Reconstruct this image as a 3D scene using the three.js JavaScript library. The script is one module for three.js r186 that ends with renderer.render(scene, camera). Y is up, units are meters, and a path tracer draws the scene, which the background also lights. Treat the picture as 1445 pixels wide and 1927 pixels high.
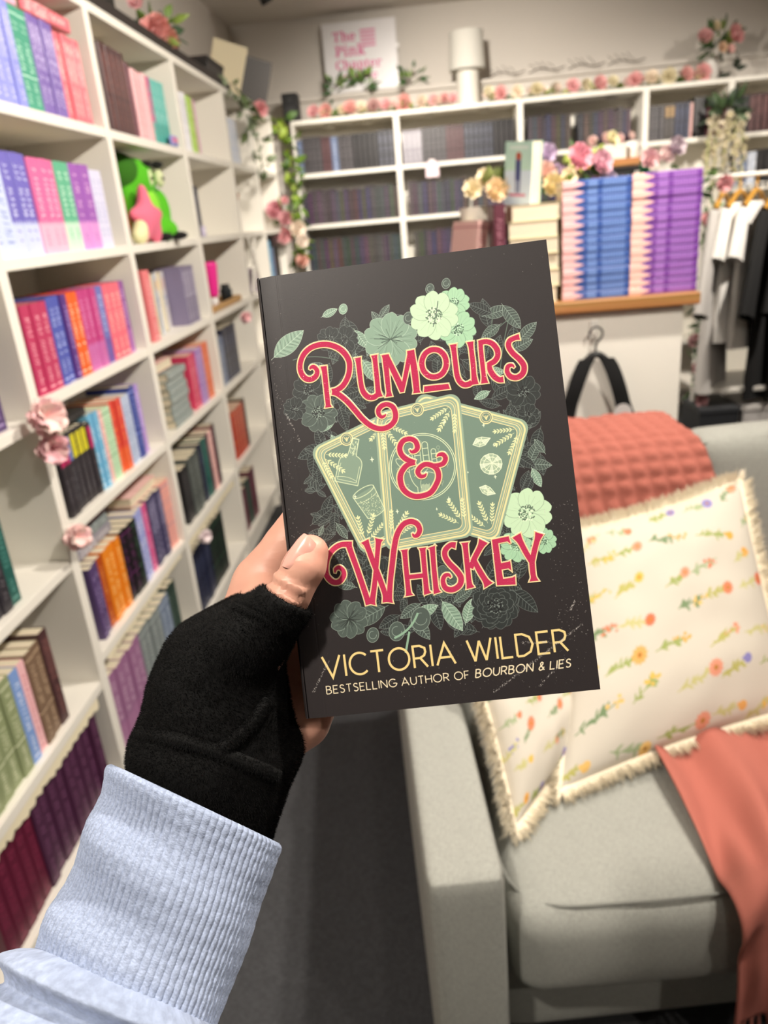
import * as THREE from 'three';
import { RoundedBoxGeometry } from 'three/addons/geometries/RoundedBoxGeometry.js';
import { MarchingCubes } from 'three/addons/objects/MarchingCubes.js';
import { ImprovedNoise } from 'three/addons/math/ImprovedNoise.js';
import { mergeGeometries, mergeVertices } from 'three/addons/utils/BufferGeometryUtils.js';

// ---------- camera, sky, lights, exposure ----------
const scene = new THREE.Scene();
scene.background = new THREE.Color(0x000000);          // closed room: no sky
const renderer = new THREE.WebGLRenderer();
renderer.toneMapping = THREE.LinearToneMapping;
renderer.toneMappingExposure = 0.53;
renderer.shadowMap.enabled = true;
const IMG_W = 1445, IMG_H = 1927, F_PX = 1440, EYE = 1.41;
const camera = new THREE.PerspectiveCamera(2 * Math.atan(IMG_H / 2 / F_PX) * 180 / Math.PI, IMG_W / IMG_H, 0.02, 30);
camera.position.set(0.8642, EYE, 0);
const camBasis = new THREE.Matrix4().makeRotationFromEuler(new THREE.Euler(-0.3678, 0.079, -0.0897, 'YXZ'));
camera.quaternion.setFromRotationMatrix(camBasis);
camera.updateMatrixWorld(true);
camera.focus = 0.337;
camera.userData.fStop = 10.5;
scene.add(camera);
const LAMPS = [                                          // ceiling track spots: position, target, candela, cone, penumbra, size
  [[1.75, 2.55, -0.7], [0.1, 0.7, -1.5], 25, 1.15, 0.4],
  [[1.8, 2.55, -2.0], [0.1, 0.9, -2.6], 28, 1.15, 0.4],
  [[0.9, 2.55, -3.5], [1.3, 0.9, -5.3], 46, 0.98, 0.6],
  [[3.1, 2.55, -3.1], [2.7, 0.8, -5.0], 38, 0.75, 0.6],
  [[0.40, 2.55, 0.3], [0.74, 1.15, -0.33], 17.5, 0.5, 0.7],
  [[1.2, 2.55, -0.1], [1.35, 0.7, -2.0], 4, 0.85, 0.6],
  [[2.3, 2.55, 0.9], [1.35, 0.3, -0.5], 8.5, 0.6, 0.7],  // added unseen lamp behind the camera, brightens the dark sofa front
  [[0.1, 2.56, -4.72], [0.7, 1.0, -5.35], 4, 0.8, 0.6],
];
const LAMP_COLOUR = new THREE.Color(1.0, 0.915, 0.81);

// ---------- helpers ----------
const rng = (seed) => () => { seed = (seed + 0x6d2b79f5) | 0; let t = Math.imul(seed ^ (seed >>> 15), 1 | seed); t = (t + Math.imul(t ^ (t >>> 7), 61 | t)) ^ t; return ((t ^ (t >>> 14)) >>> 0) / 4294967296; };
const R = rng(7), rr = (a, b, f = R) => a + (b - a) * f();
const V = (x, y, z) => new THREE.Vector3(x, y, z);
const noise3 = new ImprovedNoise();
const taken = new Map();
function numbered(name) { const n = taken.get(name) ?? 0; taken.set(name, n + 1); return n ? name + '_' + String(n).padStart(3, '0') : name; }
function tag(o, label, category, group, kind) {
  if (label) o.userData.label = label;
  if (category) o.userData.category = category;
  if (group) o.userData.group = group;
  if (kind) o.userData.kind = kind;
  return o;
}
function shade(o) { o.castShadow = true; o.receiveShadow = true; return o; }
function thing(name, label, category, pos = [0, 0, 0], turn = 0, group) {
  const o = new THREE.Group(); o.name = numbered(name); o.position.set(...pos); o.rotation.y = turn;
  scene.add(o); return tag(o, label, category, group);
}
function part(name, geo, mat, parent, pos, rot) {
  const m = shade(new THREE.Mesh(geo, mat)); m.name = name;
  if (pos) m.position.set(...pos);
  if (rot) m.rotation.set(...rot);
  parent.add(m); return m;
}
function solo(name, geo, mat, label, category, pos, turn, group) {
  const m = part(numbered(name), geo, mat, scene, pos); if (turn) m.rotation.y = turn;
  return tag(m, label, category, group);
}
function struct(name, geo, mat, pos) { const m = part(name, geo, mat, scene, pos); m.userData.kind = 'structure'; return m; }
const box = (w, h, d, x = 0, y = 0, z = 0) => new THREE.BoxGeometry(w, h, d).translate(x, y, z);
const rbox = (w, h, d, r = 0.003, x = 0, y = 0, z = 0, s = 2) => new RoundedBoxGeometry(w, h, d, s, Math.min(r, w / 2.01, h / 2.01, d / 2.01)).translate(x, y, z);
const tube = (pts, r, seg = 24, rs = 8, closed = false) => new THREE.TubeGeometry(new THREE.CatmullRomCurve3(pts.map((p) => p.isVector3 ? p : V(...p)), closed), seg, r, rs, closed);
const lathe = (pts, seg = 32) => new THREE.LatheGeometry(pts.map((p) => new THREE.Vector2(...p)), seg);
function merge(list) { return mergeGeometries(list.map((g) => { const q = g.index ? g.toNonIndexed() : g; for (const k of Object.keys(q.attributes)) if (!['position', 'normal', 'uv'].includes(k)) q.deleteAttribute(k); return q; })); }
const rgb = (r, g, b) => new THREE.Color().setRGB(r / 255, g / 255, b / 255, THREE.SRGBColorSpace);
const mats = new Map();
function mat(colour, rough = 0.7, extra = {}) {
  const c = colour.isColor ? colour : new THREE.Color(colour), k = c.getHexString() + rough + JSON.stringify(extra);
  if (!mats.has(k)) mats.set(k, new THREE.MeshPhysicalMaterial({ color: c, roughness: rough, ...extra }));
  return mats.get(k);
}
// a sight line: the point at depth d (along the lens axis) / on the plane z, y or x = value that appears at photograph position u, v
const F = V(0, 0, -1).applyQuaternion(camera.quaternion), RX = V(1, 0, 0).applyQuaternion(camera.quaternion), UP = V(0, 1, 0).applyQuaternion(camera.quaternion);
const sight = (u, v) => F.clone().addScaledVector(RX, (u - IMG_W / 2) / F_PX).addScaledVector(UP, -(v - IMG_H / 2) / F_PX);
const atDepth = (u, v, d) => camera.position.clone().addScaledVector(sight(u, v), d);
const onPlane = (u, v, axis, value) => { const s = sight(u, v); return camera.position.clone().addScaledVector(s, (value - camera.position[axis]) / s[axis]); };
const onZ = (u, v, z) => onPlane(u, v, 'z', z), onY = (u, v, y) => onPlane(u, v, 'y', y);

function canvasTexture(w, h, draw, srgb = true) {
  const c = document.createElement('canvas'); c.width = w; c.height = h;
  const g = c.getContext('2d'); draw(g, w, h);
  const t = new THREE.CanvasTexture(c); t.wrapS = t.wrapT = THREE.RepeatWrapping;
  if (srgb) t.colorSpace = THREE.SRGBColorSpace;
  return t;
}
function noiseTexture(n, cells, lo, hi, seed = 1, srgb = false, oct = 4) {
  const data = new Uint8Array(n * n * 4);
  for (let y = 0; y < n; y++) for (let x = 0; x < n; x++) {
    let s = 0, a = 1, t = 0;
    for (let o = 0, c = cells; o < oct; o++, c *= 2, a *= 0.6) {   // tiling value noise on a torus-like wrap
      const p = (i, j) => { let h = Math.imul(((i % c) + c) % c + 1013 * o, 374761393) + Math.imul(((j % c) + c) % c + seed * 57, 668265263); h = Math.imul(h ^ (h >>> 13), 1274126177); return ((h ^ (h >>> 16)) >>> 0) / 4294967296; };
      const fx = x / n * c, fy = y / n * c, i = Math.floor(fx), j = Math.floor(fy), u = fx - i, v = fy - j, q = u * u * (3 - 2 * u), w = v * v * (3 - 2 * v);
      s += a * ((p(i, j) * (1 - q) + p(i + 1, j) * q) * (1 - w) + (p(i, j + 1) * (1 - q) + p(i + 1, j + 1) * q) * w); t += a;
    }
    const k = (y * n + x) * 4, val = lo + (hi - lo) * s / t;
    data[k] = data[k + 1] = data[k + 2] = val * 255; data[k + 3] = 255;
  }
  const t = new THREE.DataTexture(data, n, n); t.wrapS = t.wrapT = THREE.RepeatWrapping; t.magFilter = THREE.LinearFilter; t.minFilter = THREE.LinearFilter;
  if (srgb) t.colorSpace = THREE.SRGBColorSpace; t.needsUpdate = true; return t;
}
const rep = (t, a, b = a) => { const c = t.clone(); c.repeat.set(a, b); c.needsUpdate = true; return c; };
// box-projected uv in metres (object axes)
function metricUV(g, s = 1) {
  if (g.index) g = g.toNonIndexed(); if (!g.attributes.normal) g.computeVertexNormals();
  const p = g.attributes.position, n = g.attributes.normal, uv = new Float32Array(p.count * 2);
  for (let i = 0; i < p.count; i += 3) {
    let ax = 0, ay = 0, az = 0; for (let k = 0; k < 3; k++) { ax += Math.abs(n.getX(i + k)); ay += Math.abs(n.getY(i + k)); az += Math.abs(n.getZ(i + k)); }
    for (let k = 0; k < 3; k++) { const j = i + k, [a, b] = ax > ay && ax > az ? [p.getZ(j), p.getY(j)] : ay > az ? [p.getX(j), p.getZ(j)] : [p.getX(j), p.getY(j)]; uv[j * 2] = a * s; uv[j * 2 + 1] = b * s; }
  }
  g.setAttribute('uv', new THREE.BufferAttribute(uv, 2)); return g;
}
const N_FINE = noiseTexture(256, 32, 0, 1, 3), N_SOFT = noiseTexture(256, 4, 0.75, 1, 5, true), N_FIBRE = noiseTexture(512, 128, 0, 1, 9);

// ---------- the room ----------
const CEIL = 2.65, X0 = -0.33, X1 = 4.3, ZB = -5.69, ZF = 2.2;
const wallMat = new THREE.MeshPhysicalMaterial({ color: rgb(214, 208, 200), roughness: 0.9, bumpMap: rep(N_FINE, 4), bumpScale: 0.0004 });
const carpetMat = new THREE.MeshPhysicalMaterial({ color: rgb(70, 71, 74), map: rep(noiseTexture(512, 64, 0.72, 1, 21, true), 2.5), roughness: 1, bumpMap: rep(N_FIBRE, 3), bumpScale: 0.003 });
struct('floor', metricUV(box(X1 - X0 + 0.2, 0.1, ZF - ZB + 0.2)), carpetMat, [(X0 + X1) / 2, -0.05, (ZF + ZB) / 2]);
struct('ceiling', metricUV(box(X1 - X0 + 0.2, 0.1, ZF - ZB + 0.2)), wallMat, [(X0 + X1) / 2, CEIL + 0.05, (ZF + ZB) / 2]);
struct('wall_left', metricUV(box(0.1, CEIL, ZF - ZB + 0.2)), wallMat, [X0 - 0.05, CEIL / 2, (ZF + ZB) / 2]);
struct('wall_right', metricUV(box(0.1, CEIL, ZF - ZB + 0.2)), wallMat, [X1 + 0.05, CEIL / 2, (ZF + ZB) / 2]);
struct('wall_front', metricUV(box(X1 - X0, CEIL, 0.1)), wallMat, [(X0 + X1) / 2, CEIL / 2, ZF + 0.05]);
struct('wall_back', metricUV(box(X1 - X0, CEIL, 0.1)), wallMat, [(X0 + X1) / 2, CEIL / 2, ZB - 0.14]);
// the lower part of the back wall stands proud and ends in a ledge
const backLow = struct('trim_1', metricUV(box(X1 - X0, 2.15, 0.1)), wallMat, [(X0 + X1) / 2, 2.15 / 2, ZB - 0.04]);
struct('trim_2', metricUV(rbox(X1 - X0, 0.03, 0.13, 0.006)), wallMat, [(X0 + X1) / 2, 2.165, ZB - 0.025]);

// ---------- lamps: a track spot is canopy, arm, housing and a glowing lens ----------
const blackMetal = mat(rgb(26, 25, 25), 0.45);
LAMPS.forEach(([p, q, cd, cone, pen], i) => {
  const P = V(...p), D = V(...q).sub(P).normalize();
  const t = thing('track_spotlight', ['black spotlight over the front bookcases', 'black spotlight over the middle of the left bookcase', 'black ceiling spotlight aimed at the back shelves', 'black spotlight aimed at the clothes rail', 'black ceiling spotlight behind the raised hand', 'black ceiling spotlight over the sofa', 'added unseen spotlight behind the camera brightening the sofa front', 'black ceiling spotlight in the corner above the hanging vines'][i], 'spotlight', [p[0], CEIL, p[2]]);
  part('canopy', new THREE.CylinderGeometry(0.045, 0.045, 0.022, 24).translate(0, -0.011, 0), blackMetal, t);
  part('arm', new THREE.CylinderGeometry(0.008, 0.008, 0.06, 12).translate(0, -0.045, 0), blackMetal, t);
  const h = part('housing', lathe([[0.0, -0.075], [0.028, -0.075], [0.034, -0.068], [0.037, 0.05], [0.033, 0.05], [0.031, 0.02], [0, 0.02]], 28), blackMetal, t, [0, p[1] - CEIL, 0]);
  h.quaternion.setFromUnitVectors(V(0, 1, 0), D);
  const e = part('lens', new THREE.CircleGeometry(0.03, 24).rotateX(-Math.PI / 2).translate(0, 0.03, 0), new THREE.MeshStandardMaterial({ color: 0x222222, emissive: LAMP_COLOUR, emissiveIntensity: 6 }), h);
  e.castShadow = false;
  const L = new THREE.SpotLight(LAMP_COLOUR, cd, 0, cone, pen, 2);
  L.position.copy(P.clone().addScaledVector(D, 0.056)); L.target.position.set(...q);
  L.castShadow = true; L.shadow.radius = 2.2; L.shadow.mapSize.set(1024, 1024); L.name = 'spotlight_beam';
  scene.add(L, L.target);
});

// ---------- bookcases ----------
const ROWS = [2.004, 1.691, 1.380, 1.081, 0.780, 0.437, 0.10];      // heights of the shelf boards' middles
const boardMat = new THREE.MeshPhysicalMaterial({ color: rgb(238, 234, 224), roughness: 0.42, bumpMap: rep(N_FINE, 2), bumpScale: 0.00012 });
const TB = 0.025, TS = 0.018;
function bookcase(label, pos, turn, width, rows, depth = 0.285, holes = true) {   // local: front at z = 0, going to -depth, x from 0 to width
  const t = thing('bookcase', label, 'bookcase', pos, turn);
  const H = rows[0] + TB / 2;
  for (const x of [TS / 2, width - TS / 2]) part('side_panel', rbox(TS, H, depth, 0.0015, x, H / 2, -depth / 2, 1), boardMat, t);
  rows.forEach((y, i) => part(i ? 'shelf' : 'top_board', rbox(width - 2 * TS, TB, depth - 0.012 - (i ? 0.002 : 0), 0.0015, width / 2, y, -(depth - 0.012) / 2 - (i ? 0.002 : 0), 1), boardMat, t));
  part('back_panel', box(width - 2 * TS, H - 0.02, 0.006, width / 2, H / 2 + 0.005, -depth + 0.004), boardMat, t);
  part('plinth', box(width - 2 * TS, rows[rows.length - 1] - TB / 2, 0.016, width / 2, (rows[rows.length - 1] - TB / 2) / 2, -0.03), boardMat, t);
  return t;
}
const BAYZ = [-0.852, -1.602, -2.355, -3.112, -3.859, -4.44, -5.05];  // left bookcase: front edges between the units
const ROWS0 = [2.004, 1.691, 1.380, 1.051, 0.712, 0.382, 0.10];
const BAYNAME = ['nearest', 'second', 'third', 'fourth', 'fifth', 'corner'];
const BAYLABEL = ['white bookcase unit nearest the camera, maroon books in its bottom compartment', 'white bookcase unit holding the row of pink, orange and blue books', 'white bookcase unit with the green plush toy on a shelf', 'white bookcase unit with the wooden tray on a shelf', 'narrow white bookcase unit with the terracotta cone on a shelf', 'white bookcase unit in the room corner behind hanging vines'];
for (let b = 0; b < 6; b++) bookcase(BAYLABEL[b], [0, 0, BAYZ[b]], Math.PI / 2, BAYZ[b] - BAYZ[b + 1], b ? ROWS : ROWS0, 0.3);
const BACKX = [0.065, 0.735, 1.510, 2.282, 2.794, 3.57];
const BACKLABEL = ['white back bookcase unit in the corner beside the vines', 'white back bookcase unit below the white table lamp', 'white back bookcase unit behind the propped green book', 'narrow white back bookcase unit below the flower vase', 'white back bookcase unit above the clothes rail'];
for (let b = 0; b < 5; b++) bookcase(BACKLABEL[b], [BACKX[b], 0, -5.39], 0, BACKX[b + 1] - BACKX[b], b < 3 ? ROWS : b === 3 ? [2.004, 1.691, 0.78, 0.437, 0.10] : [2.004, 1.691, 1.38, 0.10]);
// ---------- book spines: one atlas of printed designs ----------
const CELL_W = 64, CELL_H = 512, COLS = 32;
const DESIGNS = [], designIndex = new Map();
// design text: base colour, ink colour, then how it is printed
const D = (name, bg, ink, style = 'title', extra) => { designIndex.set(name, DESIGNS.length); DESIGNS.push([bg, ink, style, extra]); };
D('lavenderblue', '#8f95dc', '#d9dcfa', 'speck'); D('seagreen', '#4e9d84', '#bfe8d6', 'bands'); D('violet', '#7b67ad', '#d9cff2', 'speck'); D('coralred', '#d9707c', '#ffe0dc', 'speck');
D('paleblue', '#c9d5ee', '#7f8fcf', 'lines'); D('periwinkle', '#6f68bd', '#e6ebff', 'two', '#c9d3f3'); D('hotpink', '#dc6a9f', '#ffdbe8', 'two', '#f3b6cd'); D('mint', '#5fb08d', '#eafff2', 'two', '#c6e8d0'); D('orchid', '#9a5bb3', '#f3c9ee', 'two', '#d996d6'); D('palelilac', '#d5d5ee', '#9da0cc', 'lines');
D('crimson', '#b8335f', '#f4b6c2', 'title'); D('royalblue', '#4c57ad', '#b9c4f2', 'title'); D('deepviolet', '#55307f', '#c2a5e5', 'title'); D('orange', '#e8601f', '#ffe2c5', 'title'); D('magenta', '#bd3b80', '#e7a5d3', 'two', '#c669ab'); D('blueviolet', '#6a72b8', '#d0d5f5', 'two', '#6b4fa0'); D('salmonpink', '#ea6a7c', '#ffd8c9', 'title'); D('plum', '#8a4c98', '#d9b6e5', 'two', '#a867b0');
D('blackneon', '#2b262c', '#b3195a', 'top'); D('blackyellow', '#2b262c', '#d9cf22', 'top'); D('blackblue', '#2d2a31', '#6f7db5', 'top'); D('skyblue', '#6fb2d6', '#eef8ff', 'title'); D('palepink', '#efc4bd', '#c26f75', 'bands'); D('palegreen', '#bcdcb9', '#5c9a6a', 'bands'); D('redorange', '#d8483a', '#ff9a48', 'two', '#e8683a'); D('paleslate', '#b9c6e0', '#6b7fb0', 'title'); D('navyblue', '#2d3f92', '#8fa0e6', 'bands'); D('lavender', '#a98bd4', '#e5d6ff', 'two', '#b795d6');
D('indigo', '#54406e', '#a693c4', 'title'); D('rust', '#b04a18', '#f0a050', 'title'); D('amber', '#e8861f', '#ffd58c', 'title'); D('blackpurple', '#1f171f', '#7a2d72', 'bands'); D('blackgreen', '#151a18', '#3f6a50', 'bands'); D('lilac', '#9ca4dc', '#f0f2ff', 'title'); D('rosepink', '#d4588f', '#f7c9dc', 'title'); D('darkslate', '#4a4568', '#b3aed0', 'speck'); D('peach', '#e8a69a', '#9c8aa3', 'bands');
D('mauve', '#9c6c92', '#d8b9d0', 'two', '#a9759c'); D('steel', '#7f8888', '#b9c2c2', 'bands'); D('slateblue', '#74839a', '#c2cede', 'bands'); D('forest', '#2f4038', '#6c8576', 'title');
D('maroonbrown', '#4a2e30', '#8a5c58', 'speck'); D('softpink', '#f0bcc0', '#d78a96', 'title'); D('teal', '#5fb7ae', '#c5f0ea', 'two', '#3f9f95'); D('tealmagenta', '#c23f86', '#5fb7ae', 'two', '#57b2a8');
D('coral', '#e57c80', '#f9c9c5', 'title'); D('greyviolet', '#7d7590', '#c5bfd6', 'speck'); D('whiteblue', '#dfe4ef', '#9db6dd', 'bands'); D('white', '#e6e6ea', '#9a98a8', 'speck'); D('lime', '#a9cf58', '#e5f5b5', 'title'); D('pinkmauve', '#d7a3c0', '#f3d6e5', 'title');
D('redcoral', '#cf3f62', '#f0a0b0', 'title'); D('liliacgrey', '#b08ac4', '#5c4fa3', 'bands'); D('warmorange', '#dd6f4a', '#f7b28a', 'title'); D('black', '#201e20', '#6d6a6d', 'title'); D('charcoal', '#4d5350', '#8d9692', 'title'); D('darkteal', '#1f5750', '#5a958c', 'title'); D('wine', '#5c2a38', '#b07a88', 'title'); D('navy', '#1c2038', '#5f6a92', 'title'); D('brickred', '#b33a24', '#e88a4a', 'bands');
D('maroon', '#5e1430', '#8c3050', 'title'); D('darkpurple', '#4a2340', '#7c4a70', 'title'); D('olive', '#8f9a72', '#d6dcb8', 'bands'); D('brown', '#7c6450', '#c0a68a', 'bands'); D('cornflower', '#7f9fd8', '#dfeaff', 'title'); D('magentared', '#b04070', '#e590b0', 'title');
D('darkgrey', '#3c393c', '#827c80', 'title'); D('darkblue', '#2f3038', '#7a7f94', 'title'); D('darkred', '#452a2e', '#8d6a6c', 'title'); D('bluebright', '#35549a', '#93aee0', 'teeth', '#eab9b8'); D('purplebright', '#753f98', '#b98fd4', 'teeth', '#efc0b4'); D('greyscale', '#8f9a98', '#c6cfcc', 'lines');
D('dustyblue', '#63718f', '#b4bfd6', 'title'); D('blackplain', '#1b191b', '#4a464a', 'title'); D('whitedark', '#8b8790', '#dedbe2', 'speck'); D('creamcover', '#e9dcb8', '#cbb98c', 'lines'); D('darkgold', '#3a3430', '#a08050', 'top');
const atlas = canvasTexture(2048, 2048, (g) => {
  DESIGNS.forEach(([bg, ink, style, extra], i) => {
    const x = (i % COLS) * CELL_W, y = Math.floor(i / COLS) * CELL_H, f = rng(100 + i);
    g.save(); g.beginPath(); g.rect(x, y, CELL_W, CELL_H); g.clip(); g.translate(x, y);
    g.fillStyle = bg; g.fillRect(0, 0, CELL_W, CELL_H);
    const marks = (y0, y1, wd, col, gap = 26) => {     // letters reading down the spine, too small to read
      g.strokeStyle = col; g.lineWidth = 4; g.lineCap = 'round';
      for (let yy = y0; yy < y1; yy += gap * (0.7 + 0.5 * f())) { if (f() < 0.12) continue; g.beginPath(); g.moveTo(32 - wd / 2, yy); for (let k = 0; k < 3; k++) g.lineTo(32 - wd / 2 + wd * f(), yy + gap * 0.55 * f()); g.lineTo(32 + wd / 2, yy + gap * 0.3); g.stroke(); }
    };
    if (style === 'title') { marks(70, 330, 26, ink); marks(370, 450, 14, ink, 18); g.fillStyle = ink; g.fillRect(14, 474, 36, 10); }
    if (style === 'bands') { g.fillStyle = ink; g.fillRect(0, 36, 64, 8); g.fillRect(0, 330, 64, 8); marks(80, 300, 28, ink, 24); marks(360, 470, 16, ink, 16); }
    if (style === 'speck') { g.fillStyle = ink; for (let k = 0; k < 260; k++) g.fillRect(6 + 50 * f(), 40 + 230 * f(), 2 + 3 * f(), 3 + 5 * f()); marks(300, 460, 22, ink, 20); }
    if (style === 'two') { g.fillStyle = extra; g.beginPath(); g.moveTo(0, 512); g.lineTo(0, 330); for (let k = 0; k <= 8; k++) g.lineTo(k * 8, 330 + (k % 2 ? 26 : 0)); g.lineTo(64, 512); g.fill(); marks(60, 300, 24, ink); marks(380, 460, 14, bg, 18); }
    if (style === 'top') { g.fillStyle = ink; g.fillRect(6, 30, 52, 150); g.fillStyle = bg; for (let k = 0; k < 9; k++) g.fillRect(6, 42 + k * 15, 52 * f(), 3); marks(230, 440, 20, '#6a666c', 22); }
    if (style === 'lines') { marks(60, 440, 30, ink, 30); }
    if (style === 'teeth') { // colour gives way to a pale zigzag end
      g.fillStyle = extra; g.beginPath(); g.moveTo(0, 0); g.lineTo(0, 72); g.lineTo(32, 168); g.lineTo(64, 72); g.lineTo(64, 0); g.fill();
      g.globalAlpha = 0.55; g.fillStyle = ink; g.fillRect(8, 300, 48, 170); g.fillRect(8, 190, 48, 70); g.globalAlpha = 1; g.fillStyle = bg; for (let k = 0; k < 8; k++) g.fillRect(4, 312 + k * 20, 56, 4); }
    g.restore();
  });
});
atlas.wrapS = atlas.wrapT = THREE.ClampToEdgeWrapping;
const coverMat = new THREE.MeshPhysicalMaterial({ map: atlas, roughness: 0.42 });
const paperTex = canvasTexture(128, 128, (g) => { g.fillStyle = '#e6dcc4'; g.fillRect(0, 0, 128, 128); const f = rng(5); for (let k = 0; k < 64; k++) { g.fillStyle = `rgba(${150 + 60 * f()},${135 + 60 * f()},${105 + 50 * f()},0.5)`; g.fillRect(k * 2, 0, 1, 128); } });
const paperMat = new THREE.MeshPhysicalMaterial({ map: rep(paperTex, 1), roughness: 0.9 });
const geoCache = new Map();
function bookGeometry(t, h, d, design) {
  const key = [t, h, d, design].join(); if (geoCache.has(key)) return geoCache.get(key);
  if (!designIndex.has(design)) throw new Error('no design ' + design);
  const c = 0.0012, r = Math.min(0.003, t * 0.2), s = new THREE.Shape(), k = designIndex.get(design), u0 = (k % COLS) / COLS, v0 = 1 - (Math.floor(k / COLS) + 1) / 4;
  [[-t / 2, d], [-t / 2, r], [-t / 2 + r, 0], [t / 2 - r, 0], [t / 2, r], [t / 2, d], [t / 2 - c, d], [t / 2 - c, c + r * 0.5], [-t / 2 + c, c + r * 0.5], [-t / 2 + c, d]].forEach(([x, y], i) => i ? s.lineTo(x, y) : s.moveTo(x, y));
  const g = new THREE.ExtrudeGeometry(s, { depth: h, bevelEnabled: false }).rotateX(-Math.PI / 2), p = g.attributes.position, n = g.attributes.normal, uv = g.attributes.uv;
  for (let i = 0; i < p.count; i++) {
    const spine = n.getZ(i) > 0.4 && p.getZ(i) > -r * 1.5, u = spine ? Math.min(0.97, Math.max(0.03, p.getX(i) / t + 0.5)) : 0.02;
    uv.setXY(i, u0 + u / COLS, v0 + (0.004 + 0.992 * Math.min(1, Math.max(0, p.getY(i) / h))) / 4);
  }
  const pages = box(t - 2 * c, h - 0.004, d - 0.006, 0, h / 2, -(d - 0.006) / 2 - 0.003); const q = pages.attributes.uv;
  for (let i = 0; i < q.count; i++) q.setXY(i, q.getX(i), q.getY(i));
  const out = [g, pages]; geoCache.set(key, out); return out;
}
let nBooks = 0;
function makeBook(label, t, h, d, design, group) {   // stands upright, spine at z = 0 facing +z
  const o = thing('book', label, 'book', [0, 0, 0], 0, group), [a, b] = bookGeometry(t, h, d, design);
  part('cover', a, coverMat, o); part('pages', b, paperMat, o); nBooks++; return o;
}
const ORD = ['first', 'second', 'third', 'fourth', 'fifth', 'sixth', 'seventh', 'eighth', 'ninth', 'tenth', 'eleventh', 'twelfth', 'thirteenth', 'fourteenth', 'fifteenth', 'sixteenth', 'seventeenth', 'eighteenth', 'nineteenth', 'twentieth'];
const CARD = ['', 'one', 'two', 'three', 'four', 'five', 'six', 'seven', 'eight', 'nine', 'ten', 'eleven', 'twelve', 'thirteen', 'fourteen', 'fifteen', 'sixteen', 'seventeen', 'eighteen', 'nineteen', 'twenty'];
const LEVEL = ['top', 'second', 'third', 'fourth', 'fifth', 'bottom'];
// fills one compartment of the left bookcase from z0 (near end) towards the back of the room; items: [design, how many, thickness, height, words]
function fillLeft(bay, row, z0, items, depth = 0.13) {
  const y = (bay ? ROWS : ROWS0)[row + 1] + TB / 2; let z = z0; const f = rng(bay * 100 + row);
  for (const [design, n, t, h, words, x = -0.022] of items) for (let i = 0; i < n; i++) {
    const where = `${LEVEL[row]} shelf of the ${BAYNAME[bay]} left bay`;
    const o = makeBook(n > 1 ? `${ORD[i]} of ${CARD[n]} ${words} books, ${where}` : `single ${words} book on the ${where}`, t, h, depth, design);
    o.rotation.y = Math.PI / 2 + rr(-0.02, 0.02, f); o.position.set(x + rr(-0.004, 0.004, f), y, z - t / 2); z -= t + 0.0006;
  }
  return z;
}
fillLeft(1, 0, -1.66, [['palepink', 2, 0.03, 0.2, 'pale pink'], ['lavenderblue', 8, 0.034, 0.215, 'lavender blue'], ['seagreen', 2, 0.045, 0.215, 'sea green'], ['violet', 4, 0.034, 0.215, 'violet'], ['coralred', 4, 0.036, 0.205, 'coral red']].slice(1), 0.135);
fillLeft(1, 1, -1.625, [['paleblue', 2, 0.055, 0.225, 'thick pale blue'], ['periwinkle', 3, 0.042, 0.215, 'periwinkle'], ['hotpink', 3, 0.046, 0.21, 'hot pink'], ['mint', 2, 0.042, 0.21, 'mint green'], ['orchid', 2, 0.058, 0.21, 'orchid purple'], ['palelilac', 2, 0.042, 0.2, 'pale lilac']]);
fillLeft(1, 2, -1.675, [['crimson', 3, 0.04, 0.2, 'crimson'], ['royalblue', 2, 0.037, 0.205, 'royal blue'], ['deepviolet', 1, 0.03, 0.205, 'deep violet'], ['orange', 2, 0.032, 0.205, 'bright orange'], ['magenta', 3, 0.038, 0.205, 'magenta'], ['blueviolet', 1, 0.05, 0.205, 'blue violet'], ['salmonpink', 3, 0.04, 0.205, 'salmon pink'], ['plum', 1, 0.05, 0.205, 'plum purple']]);
fillLeft(1, 3, -1.68, [['blackneon', 2, 0.026, 0.195, 'black and crimson'], ['blackblue', 1, 0.03, 0.195, 'black and blue'], ['blackyellow', 3, 0.03, 0.195, 'black and yellow'], ['blackneon', 1, 0.026, 0.19, 'black magenta lettered'], ['skyblue', 2, 0.028, 0.205, 'sky blue'], ['palepink', 1, 0.026, 0.2, 'pale pink'], ['palegreen', 2, 0.026, 0.2, 'pale green'], ['redorange', 2, 0.038, 0.205, 'red and orange'], ['paleslate', 2, 0.036, 0.2, 'pale slate blue'], ['navyblue', 1, 0.042, 0.215, 'navy blue'], ['lavender', 1, 0.045, 0.21, 'lavender']]);
fillLeft(1, 4, -1.69, [['indigo', 2, 0.03, 0.2, 'indigo'], ['rust', 1, 0.035, 0.2, 'rust brown'], ['amber', 3, 0.038, 0.205, 'amber orange'], ['blackpurple', 2, 0.04, 0.21, 'black and purple'], ['blackgreen', 1, 0.04, 0.21, 'black and green'], ['lilac', 2, 0.036, 0.215, 'lilac'], ['rosepink', 1, 0.036, 0.215, 'rose pink'], ['darkslate', 3, 0.04, 0.22, 'dark slate'], ['peach', 3, 0.026, 0.225, 'peach pink']]);
fillLeft(1, 5, -1.66, [['mauve', 5, 0.045, 0.24, 'mauve'], ['steel', 4, 0.042, 0.24, 'steel grey'], ['slateblue', 2, 0.045, 0.24, 'slate blue'], ['forest', 2, 0.036, 0.25, 'forest green']]);
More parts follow.
